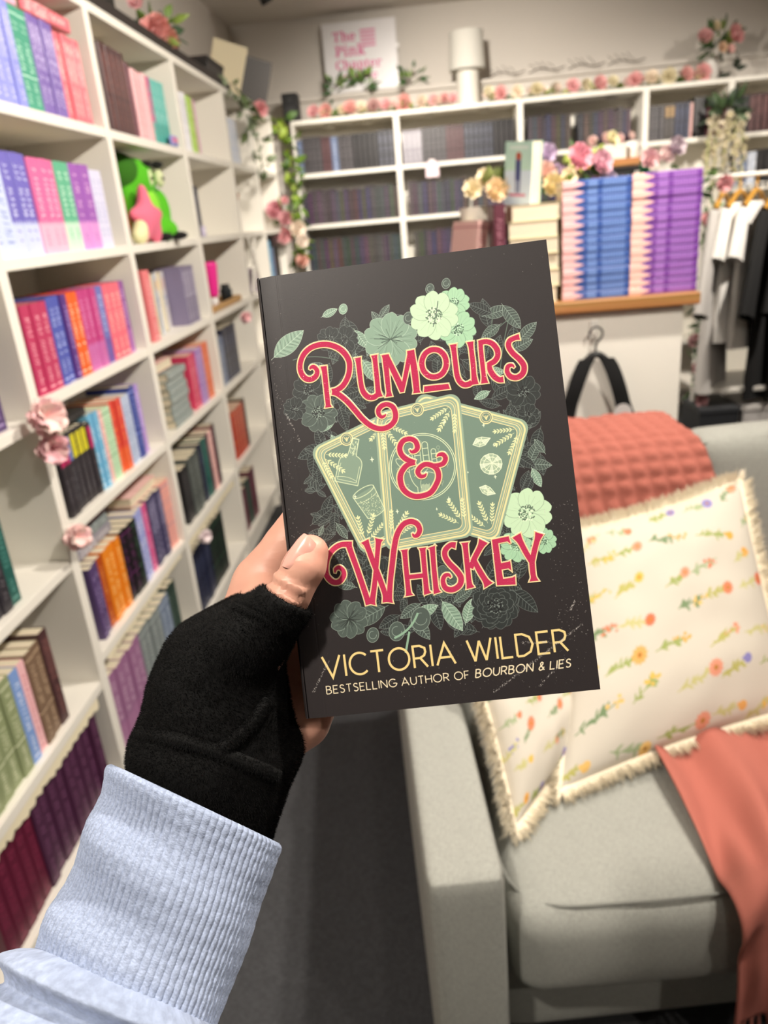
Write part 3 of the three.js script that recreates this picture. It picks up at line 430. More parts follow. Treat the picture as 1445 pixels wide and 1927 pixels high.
{ const y = ROWS[4] + TB / 2; for (let i = 0; i < 7; i++) flatBook(`${ORD[i]} grey book from the bottom of the stack beside the raspberry books`, [-0.012 - 0.004 * (i % 3), y + 0.0135 + i * 0.027, -2.70 + 0.006 * (i % 2)], Math.PI / 2, 0.0265, 0.2, 0.135, 'greyscale');
  flatBook('cream book lying on top of the stack of grey books', [-0.16, y + 0.21, -2.49], -Math.PI / 2, 0.03, 0.16, 0.12, 'palepink'); }
{ const y = ROWS[3] + TB / 2; // three books facing out on the third bay
  const covers = [['#cfc9dc', '#8a5a48', 'pale lilac book facing outward beside the coral spine', -2.6], ['#c3cfe2', '#d9a95a', 'pale blue book facing outward with an orange dot', -2.7], ['#e2dde0', '#e9b4a8', 'white book facing outward beside the grey violet spines', -2.79]];
  covers.forEach(([c, dot, label, z], i) => {
    const o = thing('book', label, 'book', [-0.06 - i * 0.004, y, z], Math.PI / 2 + 0.25);
    const tex = canvasTexture(128, 200, (g) => { g.fillStyle = c; g.fillRect(0, 0, 128, 200); g.fillStyle = dot; g.beginPath(); g.ellipse(i ? 64 : 80, i ? 40 : 150, 26, i ? 20 : 34, 0, 0, 7); g.fill(); g.fillStyle = '#9fb0d0'; g.fillRect(20, 80, 80, 14); g.fillRect(30, 104, 60, 8); });
    part('cover', box(0.13, 0.2, 0.002, 0, 0.1, 0), new THREE.MeshPhysicalMaterial({ map: tex, roughness: 0.4 }), o); part('pages', box(0.126, 0.196, 0.02, 0, 0.1, -0.012), paperMat, o); part('back_cover', box(0.13, 0.2, 0.002, 0, 0.1, -0.023), mat(c, 0.4), o); nBooks++;
  }); }
// plush toys: one continuous body each, from a smooth union of ellipsoids
function blob(list, k, pad = 0.03, res = 44) {          // list of [x,y,z, rx,ry,rz]
  const lo = V(1e9, 1e9, 1e9), hi = V(-1e9, -1e9, -1e9);
  for (const [x, y, z, a, b, c] of list) { lo.min(V(x - a, y - b, z - c)); hi.max(V(x + a, y + b, z + c)); }
  lo.subScalar(pad); hi.addScalar(pad);
  return fieldMesh((p) => { let d = 0, m = 0; for (const [x, y, z, a, b, c] of list) { const u = (p.x - x) / a, v = (p.y - y) / b, w = (p.z - z) / c, q = Math.sqrt(u * u + v * v + w * w), e = (q - 1) * Math.min(a, b, c); d += Math.exp(-e / k); } return -k * Math.log(d + 1e-30); }, lo, hi, res);
}
function fieldMesh(sdf, lo, hi, res) {                   // cubic grid over the box, MarchingCubes surface at distance 0
  const size = Math.max(hi.x - lo.x, hi.y - lo.y, hi.z - lo.z), mid = lo.clone().add(hi).multiplyScalar(0.5), mc = new MarchingCubes(res, new THREE.MeshBasicMaterial(), false, false, 400000), p = V(0, 0, 0), half = res / 2;
  for (let z = 0, i = 0; z < res; z++) for (let y = 0; y < res; y++) for (let x = 0; x < res; x++, i++) { p.set((x - half) / half, (y - half) / half, (z - half) / half).multiplyScalar(size / 2).add(mid); mc.field[i] = -sdf(p); }
  mc.isolation = 0; mc.update();
  const n = mc.count, g = new THREE.BufferGeometry(); g.setAttribute('position', new THREE.BufferAttribute(mc.positionArray.slice(0, n * 3), 3));
  g.scale(size / 2, size / 2, size / 2); g.translate(mid.x, mid.y, mid.z);
  const w = mergeVertices(g, 1e-6); w.computeVertexNormals(); return w;
}
const plush = (c) => mat(c, 0.95, { sheen: 0.6, sheenRoughness: 0.6, sheenColor: new THREE.Color(c).lerp(new THREE.Color(1, 1, 1), 0.4), bumpMap: N_FIBRE, bumpScale: 0.001 });
{ const y = ROWS[2] + TB / 2, o = thing('plush_toy', 'bright green plush animal sitting on the shelf', 'plush toy', [-0.09, y, -2.76], Math.PI / 2 - 0.3);
  const uvd = (g) => metricUV(g, 8);
  part('body', uvd(blob([[0, 0.09, 0, 0.085, 0.09, 0.06], [-0.03, 0.2, 0.0, 0.1, 0.07, 0.07], [-0.1, 0.11, 0.03, 0.03, 0.06, 0.03], [0.09, 0.1, 0.02, 0.025, 0.06, 0.03], [0.05, 0.035, 0.05, 0.035, 0.035, 0.045], [-0.03, 0.03, 0.05, 0.035, 0.03, 0.045]], 0.012)), plush('#55b81c'), o);
  part('tummy', uvd(blob([[-0.01, 0.11, 0.045, 0.05, 0.06, 0.025]], 0.01, 0.02, 28)), plush('#8fe03a'), o);
  part('hood', uvd(blob([[-0.08, 0.215, -0.01, 0.085, 0.07, 0.075]], 0.01, 0.02, 32)), plush('#2f6a0c'), o);
  for (const x of [-0.005, 0.055]) { const e = part('eye_patch', uvd(blob([[x, 0.2, 0.058, 0.022, 0.028, 0.014]], 0.01, 0.02, 24)), plush('#cfd8a8'), o); part('eye', new THREE.SphereGeometry(0.006, 12, 8).translate(x, 0.198, 0.072), mat('#1a1512', 0.2), e); part('brow', uvd(blob([[x + 0.01, 0.243, 0.05, 0.024, 0.012, 0.02]], 0.01, 0.02, 20)), plush('#12120f'), e); }
  for (const x of [-0.02, 0.07]) part('shoe', uvd(blob([[x, 0.014, 0.085, 0.032, 0.014, 0.035]], 0.01, 0.02, 24)), plush('#161413'), o);
  const p = thing('plush_toy', 'pink plush star leaning on the green plush animal', 'plush toy', [-0.03, y, -2.63], Math.PI / 2 - 0.2);
  p.scale.setScalar(1.25); part('body', uvd(blob([[0, 0.06, 0, 0.032, 0.035, 0.022], [0, 0.11, 0, 0.014, 0.032, 0.014], [-0.04, 0.07, 0, 0.032, 0.015, 0.014], [0.04, 0.07, 0, 0.032, 0.015, 0.014], [-0.03, 0.03, 0, 0.018, 0.028, 0.014], [0.032, 0.026, 0, 0.02, 0.028, 0.014]], 0.008, 0.02, 36)), plush('#ec7590'), p);
  const q = thing('plush_toy', 'small pale yellow plush at the front of the shelf', 'plush toy', [-0.03, y, -2.535], Math.PI / 2);
  part('body', uvd(blob([[0, 0.024, 0, 0.04, 0.026, 0.024], [0.02, 0.05, 0, 0.022, 0.02, 0.02]], 0.008, 0.02, 30)), plush('#e9e6b4'), q);
  const b = thing('plush_toy', 'brown plush bear behind the pink plush star', 'plush toy', [-0.09, y, -2.53], Math.PI / 2 - 0.2);
  part('body', uvd(blob([[0, 0.06, 0, 0.045, 0.06, 0.035], [0, 0.13, 0, 0.035, 0.032, 0.03], [-0.028, 0.16, 0, 0.012, 0.012, 0.01], [0.028, 0.16, 0, 0.012, 0.012, 0.01]], 0.01, 0.02, 34)), plush('#8a4f24'), b); }
{ const y = ROWS[1] + TB / 2; const o = thing('price_tag', 'small blue and pink card tag before the teal books', 'tag', [-0.004, y, -2.99], Math.PI / 2); part('card', rbox(0.075, 0.035, 0.01, 0.004, 0, 0.0175, 0), mat('#8d94d0', 0.5), o); part('label', rbox(0.06, 0.016, 0.003, 0.001, 0, 0.02, 0.0055), mat('#d67fa8', 0.5), o);
  const c = thing('price_tag', 'small lavender tag below the dark navy book', 'tag', [-0.005, ROWS[2] + TB / 2, -3.2], Math.PI / 2); part('card', rbox(0.045, 0.04, 0.01, 0.004, 0, 0.02, 0), mat('#cfc6e0', 0.5), c); part('label', rbox(0.03, 0.016, 0.003, 0.001, 0, 0.022, 0.0055), mat('#efeaf6', 0.5), c); }
{ // tray compartment of the fourth bay
  const y = ROWS[3] + TB / 2, oak = new THREE.MeshPhysicalMaterial({ color: rgb(190, 150, 96), roughness: 0.55 });
  const t = thing('wooden_tray', 'light wooden tray on the shelf of the fourth left bay', 'tray', [-0.12, y, -3.47]); part('tray_floor', rbox(0.2, 0.012, 0.5, 0.003, 0, 0.006, 0), oak, t); for (const s of [-1, 1]) { part('rim', rbox(0.2, 0.022, 0.012, 0.002, 0, 0.017, s * 0.25), oak, t); part('rim', rbox(0.012, 0.022, 0.5, 0.002, s * 0.1, 0.017, 0), oak, t); }
  const b = thing('spray_bottle', 'hot pink bottle with a white cap standing on the wooden tray', 'bottle', [-0.05, y + 0.012, -3.36]); part('bottle', lathe([[0, 0.04], [0.018, 0.04], [0.024, 0.055], [0.034, 0.17], [0.03, 0.185], [0, 0.187]], 28), mat('#ee2f94', 0.35), b); part('cap', lathe([[0, 0], [0.018, 0], [0.018, 0.04], [0, 0.04]], 24), mat(rgb(236, 232, 230), 0.4), b);
  const d = thing('card_rack', 'dark card display standing behind the pink bottle', 'display', [-0.2, y + 0.012, -3.5]); part('panel', rbox(0.02, 0.24, 0.44, 0.003, 0, 0.12, 0), mat(rgb(58, 44, 40), 0.6), d);
  for (let i = 0; i < 4; i++) for (let j = 0; j < 3; j++) part('card', rbox(0.006, 0.06, 0.07, 0.002, 0.014, 0.045 + j * 0.075, -0.15 + i * 0.1), mat(['#b9a79c', '#8d7f7a', '#6d6460', '#cfc6bd'][(i + j) % 4], 0.5), d);
  const k = thing('small_jar', 'small dark jar on the wooden tray', 'jar', [-0.06, y + 0.012, -3.62]); part('jar', lathe([[0, 0], [0.026, 0], [0.028, 0.05], [0.02, 0.06], [0, 0.06]], 24), mat('#20282c', 0.3), k); part('lid', lathe([[0, 0.06], [0.02, 0.06], [0.02, 0.075], [0, 0.075]], 24), mat('#3a3a3a', 0.4), k); }
{ const y = ROWS[2] + TB / 2; const o = thing('vase', 'terracotta cone shaped vase on the narrow left bay', 'vase', [-0.08, y, -4.05]); part('cone', lathe([[0, 0.06], [0.02, 0.06], [0.05, 0.18], [0.046, 0.18], [0.018, 0.07], [0, 0.07]], 28), mat('#c08868', 0.8), o); part('foot', lathe([[0, 0], [0.03, 0], [0.032, 0.03], [0.02, 0.06], [0, 0.06]], 24), mat('#b4d860', 0.5), o);
  const l = thing('lattice_screen', 'white crossed lattice on the shelf of the narrow left bay', 'lattice', [-0.01, ROWS[3] + TB / 2, -4.1]); for (const s of [-1, 1]) { const m = part('slat', rbox(0.01, 0.34, 0.03, 0.002, 0, 0, 0), boardMat, l, [0.004 * s, 0.14, 0]); m.rotation.x = 0.62 * s; }
  const c = thing('card_box', 'small lilac card box on the shelf of the narrow left bay', 'box', [-0.06, ROWS[3] + TB / 2, -4.16]); part('body', rbox(0.06, 0.1, 0.1, 0.004, 0, 0.05, 0), mat('#a89aae', 0.6), c); part('lid', rbox(0.064, 0.02, 0.104, 0.004, 0, 0.108, 0), mat('#c9bccb', 0.6), c); }
// scalloped paper trims stuck under the shelf edges
function scallop(label, x, y, z0, z1, h, seed) {
  const s = new THREE.Shape(), f = rng(seed), L = z0 - z1; s.moveTo(0, 0); s.lineTo(L, 0); s.lineTo(L, -h);
  const n = Math.round(L / 0.03); for (let i = n - 1; i >= 0; i--) { const a = L * (i + 0.5) / n; s.quadraticCurveTo(a + L / n * 0.4, -h * (1 + 0.35 * f()), a, -h * (0.85 + 0.4 * f())); s.lineTo(L * i / n, -h * (0.7 + 0.3 * f())); }
  const g = new THREE.ExtrudeGeometry(s, { depth: 0.002, bevelEnabled: false }).rotateY(Math.PI / 2);
  solo('paper_trim', g, mat(rgb(236, 226, 196), 0.8), label, 'trim', [x, y, z0]);
}
scallop('cream scalloped paper trim under the shelf above the maroon books', -0.012, ROWS0[5] - TB / 2, -0.9, -1.56, 0.03, 31);
scallop('cream scalloped paper trim under the shelf above the navy blue books', -0.012, ROWS[5] - TB / 2, -2.4, -3.06, 0.03, 32);
scallop('cream scalloped paper trim under the shelf above the mauve books', -0.012, ROWS[5] - TB / 2, -1.66, -2.3, 0.018, 33);
// round puck lights, switched off, under the top boards
[[-0.14, -1.98, 'second'], [-0.14, -2.73, 'third'], [-0.14, -3.48, 'fourth']].forEach(([x, z, w]) => { const o = thing('puck_light', `round white puck light under the top board of the ${w} left bay`, 'light', [x, ROWS[0] - TB / 2, z]); part('body', lathe([[0, 0], [0.034, 0], [0.036, -0.01], [0.03, -0.016], [0.03, -0.016]], 32), mat(rgb(222, 220, 214), 0.5), o); part('diffuser', new THREE.CylinderGeometry(0.029, 0.029, 0.003, 32).translate(0, -0.0165, 0), mat(rgb(236, 234, 228), 0.6), o); });
[[0.3], [0.55], [0.95], [1.3], [1.75], [2.1]].forEach(([x], i) => { const o = thing('puck_light', `${ORD[i]} puck light from the corner under the back bookcase top boards`, 'light', [x, ROWS[0] - TB / 2, -5.52]); part('body', lathe([[0, 0], [0.034, 0], [0.036, -0.01], [0.03, -0.016]], 28), mat(rgb(222, 220, 214), 0.5), o); part('diffuser', new THREE.CylinderGeometry(0.029, 0.029, 0.003, 28).translate(0, -0.0165, 0), mat(rgb(236, 234, 228), 0.6), o); });
{ const o = thing('shelf_sign', 'pink paper sign hanging on the second back unit shelf edge', 'sign', [0.945, 1.66, -5.377]); part('card', rbox(0.085, 0.09, 0.004, 0.012, 0, 0, 0), mat('#e8d2d8', 0.7), o); part('bow', rbox(0.04, 0.03, 0.008, 0.01, 0, 0.045, 0.003), mat('#f2e4e4', 0.7), o);
  const q = thing('paper_flowers', 'row of pale pink paper blossoms on the third back unit shelf', 'flowers', [1.93, ROWS[1] + TB / 2, -5.385]); part('stem', tube([[0, 0.006, 0.004], [0.1, 0.008, 0.008], [0.26, 0.006, 0.004]], 0.005, 16, 6), leafMat('#b9a690'), q); bunch(q, [0.1, 0.03, 0.01], [[-0.08, 0, 0.02, 0.034, '#e6bcb4'], [0, 0.01, 0.02, 0.036, '#ecc8bc'], [0.08, 0.0, 0.02, 0.034, '#e3b2ae'], [0.15, 0.01, 0.02, 0.03, '#eccabf']], 4, 97, [0.02, 0.04]); }
// ---------- counter with the stacked books ----------
const oakTex = canvasTexture(1024, 128, (g) => { g.fillStyle = '#b98a55'; g.fillRect(0, 0, 1024, 128); const f = rng(12); for (let k = 0; k < 240; k++) { g.strokeStyle = `rgba(${110 + 70 * f()},${75 + 50 * f()},${35 + 40 * f()},0.25)`; g.lineWidth = 0.6 + 2 * f(); const y = 128 * f(); g.beginPath(); g.moveTo(0, y); g.bezierCurveTo(340, y + 14 * (f() - 0.5), 680, y + 14 * (f() - 0.5), 1024, y); g.stroke(); } });
const oakMat = new THREE.MeshPhysicalMaterial({ map: rep(oakTex, 1.2), roughness: 0.5 });
const CT = 1.113;                                        // counter top height
{ const o = thing('shop_counter', 'white shop counter with a light oak top carrying book stacks', 'counter', [1.3, 0, -2.5]);
  part('front_panel', rbox(0.72, 1.07, 0.02, 0.002, 0, 0.535, -0.012), boardMat, o);
  for (const x of [-0.351, 0.351]) part('side_panel', rbox(0.018, 1.07, 0.56, 0.002, x, 0.535, -0.305), boardMat, o);
  part('back_panel', rbox(0.68, 1.07, 0.018, 0.002, 0, 0.535, -0.57), boardMat, o);
  part('counter_top', metricUV(rbox(0.8, 0.036, 0.64, 0.004, 0.0, CT - 0.018, -0.29)), oakMat, o); }
const spineStack = (x, z, n, t, h, d, design, words, turnMax = 0.012, seed = 1) => { const f = rng(seed); for (let i = 0; i < n; i++) { const b = flatBook(`${i ? (i === n - 1 ? 'topmost' : ORD[i]) : 'lowest'} of ${CARD[n]} ${words}${i && i < n - 1 ? ', counted from below' : ''}`, [x + rr(-0.0012, 0.0012, f), CT + t / 2 + i * t, z + rr(-0.0012, 0.0012, f)], rr(-turnMax, turnMax, f), t - 0.0002, h, d, design); } };
spineStack(1.492, -2.515, 15, 0.0232, 0.204, 0.135, 'bluebright', 'bright blue books stacked on the counter', 0.01, 201);
spineStack(1.699, -2.515, 15, 0.0234, 0.204, 0.135, 'purplebright', 'purple books stacked on the counter edge', 0.01, 202);
for (let i = 0; i < 6; i++) { const b = flatBook(`${i ? (i === 5 ? 'topmost' : ORD[i]) : 'lowest'} of six thick cream paged books stacked on the counter`, [1.125 + 0.006 * (i % 2), CT + 0.0245 + i * 0.049, -2.66], Math.PI + 0.03 * ((i % 3) - 1), 0.048, 0.15, 0.14, 'creamcover'); }
{ const o = makeBook('dark red book standing at the left end of the counter', 0.035, 0.3, 0.15, 'wine'); o.position.set(1.098, CT, -2.52); o.rotation.y = 0.05;
  const p = makeBook('pale grey pink book leaning beside the dark red book', 0.04, 0.26, 0.16, 'palepink'); p.position.set(1.02, CT, -2.6); p.rotation.set(0, 0.5, -0.18); }
{ const o = thing('book', 'upright green and blue book propped on the cream paged stack', 'book', [1.185, CT + 0.294, -2.68], -0.95);
  const tex = canvasTexture(130, 200, (g) => { g.fillStyle = '#bfe3d6'; g.fillRect(0, 0, 130, 200); g.fillStyle = '#d0e2f5'; g.fillRect(0, 90, 130, 110); g.fillStyle = '#3f4a86'; g.fillRect(52, 56, 26, 66); g.fillStyle = '#b4533f'; g.beginPath(); g.arc(66, 46, 13, 0, 7); g.fill(); g.fillStyle = '#5a6a9a'; g.fillRect(54, 122, 10, 40); g.fillRect(68, 122, 10, 40); g.fillStyle = '#c96a8f'; g.fillRect(26, 164, 78, 8); g.fillStyle = '#dff0ea'; g.fillRect(20, 14, 90, 10); });
  o.rotation.z = -0.09;
  part('front_cover', box(0.125, 0.185, 0.002, 0, 0.0925, 0.02), new THREE.MeshPhysicalMaterial({ map: tex, roughness: 0.4 }), o); part('pages', box(0.121, 0.181, 0.036, 0, 0.0925, 0), paperMat, o); part('back_cover', box(0.125, 0.185, 0.002, 0, 0.0925, -0.02), mat('#8fc4b4', 0.4), o); part('spine', box(0.002, 0.185, 0.042, -0.0625, 0.0925, 0), mat('#8fc4b4', 0.4), o); nBooks++; }
{ const o = thing('flower_bunch', 'pink and lilac flowers standing behind the blue books', 'flowers', [1.4, CT - 0.0, -2.95]); part('vase', lathe([[0, 0], [0.05, 0], [0.055, 0.1], [0.04, 0.34], [0.036, 0.34], [0, 0.33]], 28), mat('#bcd6e4', 0.4), o);
  bunch(o, [0, 0.37, 0.02], [[0, 0.05, 0.05, 0.05, '#ee8fb0'], [-0.08, 0.0, 0.05, 0.045, '#d3bce8'], [0.07, 0.03, 0.05, 0.045, '#e09dbd'], [0.02, -0.06, 0.06, 0.045, '#ec8fae'], [0.09, -0.03, 0.04, 0.045, '#8d86bd'], [0.11, 0.1, 0.03, 0.03, '#d6d890'], [-0.1, 0.07, 0.03, 0.04, '#b7a7d6'], [0.12, -0.1, 0.03, 0.05, '#c4dcea']], 22, 301, [0.05, 0.08], ['#5d7a3a', '#4a6434', '#a9b85a'], 0.11);
  const y = thing('flower_pot', 'small white pot of yellow flowers left of the propped book', 'flowers', [1.04, CT, -2.78]); part('pot', lathe([[0, 0], [0.04, 0], [0.05, 0.3], [0.046, 0.3], [0.04, 0.04], [0, 0.04]], 28), mat(rgb(226, 220, 210), 0.5), y); bunch(y, [0.03, 0.34, 0.02], [[0.03, 0, 0.05, 0.042, '#f0d898'], [-0.04, 0.01, 0.04, 0.036, '#efe8b4'], [0.08, 0.01, 0.04, 0.034, '#f0cf96'], [0.0, 0.04, 0.02, 0.034, '#f3ebbc']], 10, 302, [0.04, 0.07], ['#8f9c5a', '#6f8046'], 0.08);
  const w = thing('flower_pot', 'small dark pot of yellow roses right of the propped book', 'flowers', [1.29, CT, -2.82]); part('pot', lathe([[0, 0], [0.035, 0], [0.04, 0.3], [0.036, 0.3], [0, 0.28]], 24), mat('#3b3f3a', 0.5), w); bunch(w, [0.0, 0.33, 0.03], [[0, 0.01, 0.04, 0.042, '#eadc88'], [0.05, 0.03, 0.03, 0.035, '#efe6b0'], [-0.02, 0.05, 0.02, 0.04, '#e6b9a6']], 8, 303, [0.04, 0.06], GREENS, 0.07); }
{ const o = thing('card_clip', 'green clip standing behind the top of the blue books', 'clip', [1.6, CT, -2.78]); part('base', rbox(0.04, 0.34, 0.03, 0.004, 0, 0.17, 0), mat(rgb(70, 70, 72), 0.5), o); part('clip_head', rbox(0.035, 0.06, 0.02, 0.006, 0, 0.37, 0), mat('#2f9a63', 0.4), o); }
// display table with an oak top behind the counter
{ const z = -4.4, o = thing('display_table', 'tall narrow display table with an oak top and black frame', 'table', [1.87, 0, z]); part('table_top', metricUV(rbox(0.34, 0.035, 0.3, 0.003, 0, 1.565, -0.1)), oakMat, o);
  for (const x of [-0.15, 0.15]) for (const dz of [0.03, -0.23]) part('leg', rbox(0.022, 1.548, 0.022, 0.002, x, 0.774, dz), blackMetal, o);
  part('rail', rbox(0.3, 0.022, 0.022, 0.002, 0, 1.53, 0.03), blackMetal, o); part('rail', rbox(0.3, 0.022, 0.022, 0.002, 0, 1.53, -0.23), blackMetal, o); part('lower_shelf', metricUV(rbox(0.32, 0.03, 0.28, 0.003, 0, 1.28, -0.1)), oakMat, o);
  for (let i = 0; i < 9; i++) { const b = makeBook(`${ORD[i]} of nine beige books on the display table's lower shelf`, 0.03, 0.19, 0.13, i % 3 ? 'brown' : 'darkgrey'); b.position.set(1.745 + i * 0.031, 1.295, z + 0.02); }
  const c = thing('gift_box', 'wide grey white box on the oak display table', 'box', [1.86, 1.5825, z - 0.06]); part('body', rbox(0.14, 0.06, 0.12, 0.003, 0, 0.03, 0), mat(rgb(205, 200, 192), 0.6), c); part('lid', rbox(0.144, 0.014, 0.124, 0.003, 0, 0.064, 0), mat(rgb(216, 210, 202), 0.6), c);
  const e = thing('mug', 'white mug on the oak display table', 'mug', [1.975, 1.5825, z - 0.05]); part('cup', lathe([[0, 0], [0.03, 0], [0.033, 0.08], [0.03, 0.08], [0.027, 0.006], [0, 0.006]], 28), mat(rgb(228, 224, 218), 0.3), e); part('handle', new THREE.TorusGeometry(0.02, 0.005, 8, 18, Math.PI).rotateZ(-Math.PI / 2).translate(0.03, 0.042, 0), mat(rgb(228, 224, 218), 0.3), e);
  const p = thing('paper_flowers', 'faded pink flower heads behind the purple books', 'flowers', [2.02, CT + 0.0, -3.0]); part('vase', lathe([[0, 0], [0.04, 0], [0.045, 0.36], [0.04, 0.36], [0, 0.35]], 24), mat(rgb(205, 196, 190), 0.6), p); p.position.set(1.79, CT, -2.76); p.position.z = -2.73; bunch(p, [0, 0.37, 0], [[-0.05, 0.02, 0.02, 0.035, '#c78f96'], [0.0, 0.03, 0.02, 0.032, '#d9c4c0'], [0.03, 0.05, 0.02, 0.034, '#7d728c']], 3, 305, [0.03, 0.05], GREENS, 0.05); p.position.x = 1.64; }
// black garment on a hanger hooked to the counter front
{ const z = -2.468, o = thing('tote_bag', 'black tote bag with long straps on a black hanger at the counter', 'bag', [1.384, 0.955, z]), cloth = new THREE.MeshPhysicalMaterial({ color: rgb(17, 17, 18), roughness: 0.95, sheen: 0.3, side: THREE.DoubleSide }), black = mat(rgb(20, 20, 21), 0.5);
  part('hook', tube([[-0.022, 0.045, 0.004], [-0.02, 0.066, 0.004], [0.0, 0.078, 0.004], [0.018, 0.064, 0.004], [0.016, 0.044, 0.004], [0, 0.026, 0.004], [0, -0.01, 0.004]], 0.0032, 30, 8), black, o);
  part('shoulder_bar', tube([[-0.075, -0.1, 0.004], [-0.055, -0.055, 0.004], [0, -0.008, 0.004], [0.055, -0.055, 0.004], [0.078, -0.1, 0.004]], 0.011, 30, 10), black, o);
  const strap = (s, lab) => { const g = new THREE.BufferGeometry(), pos = [], idx = [], n = 24; for (let i = 0; i <= n; i++) { const q = i / n, xo = s * (0.03 + 0.12 * Math.pow(q, 0.75)), w = 0.024 + 0.06 * Math.max(0, q - 0.35), y = -0.02 - 0.42 * q, zz = 0.016 + 0.008 * Math.sin(q * 9); pos.push(xo - w, y, zz, xo + w, y, zz + 0.003, xo - w, y, zz - 0.006, xo + w, y, zz - 0.006); } for (let i = 0; i < n; i++) { const a = i * 4; idx.push(a, a + 1, a + 4, a + 1, a + 5, a + 4, a + 2, a + 6, a + 3, a + 3, a + 6, a + 7, a, a + 4, a + 2, a + 2, a + 4, a + 6, a + 1, a + 3, a + 5, a + 3, a + 7, a + 5); } g.setAttribute('position', new THREE.Float32BufferAttribute(pos, 3)); g.setIndex(idx); g.computeVertexNormals(); part('strap', g, cloth, o); };
  strap(-1); strap(1);
  part('bag_body', rbox(0.4, 0.34, 0.02, 0.008, 0, -0.6, 0.012, 3), cloth, o);
  part('badge', new THREE.CylinderGeometry(0.028, 0.028, 0.004, 32).rotateX(Math.PI / 2).translate(0.082, -0.195, 0.032), mat(rgb(205, 200, 198), 0.4), o);
  const h = thing('wall_hook', 'white adhesive hook on the counter front', 'hook', [1.384, 1.03, -2.5]); part('plate', rbox(0.028, 0.06, 0.006, 0.003, 0, -0.01, 0.003), mat(rgb(236, 233, 226), 0.4), h); part('peg', tube([[0, -0.02, 0.006], [0, -0.026, 0.03], [0, -0.012, 0.036]], 0.004, 12, 8), mat(rgb(236, 233, 226), 0.4), h); }
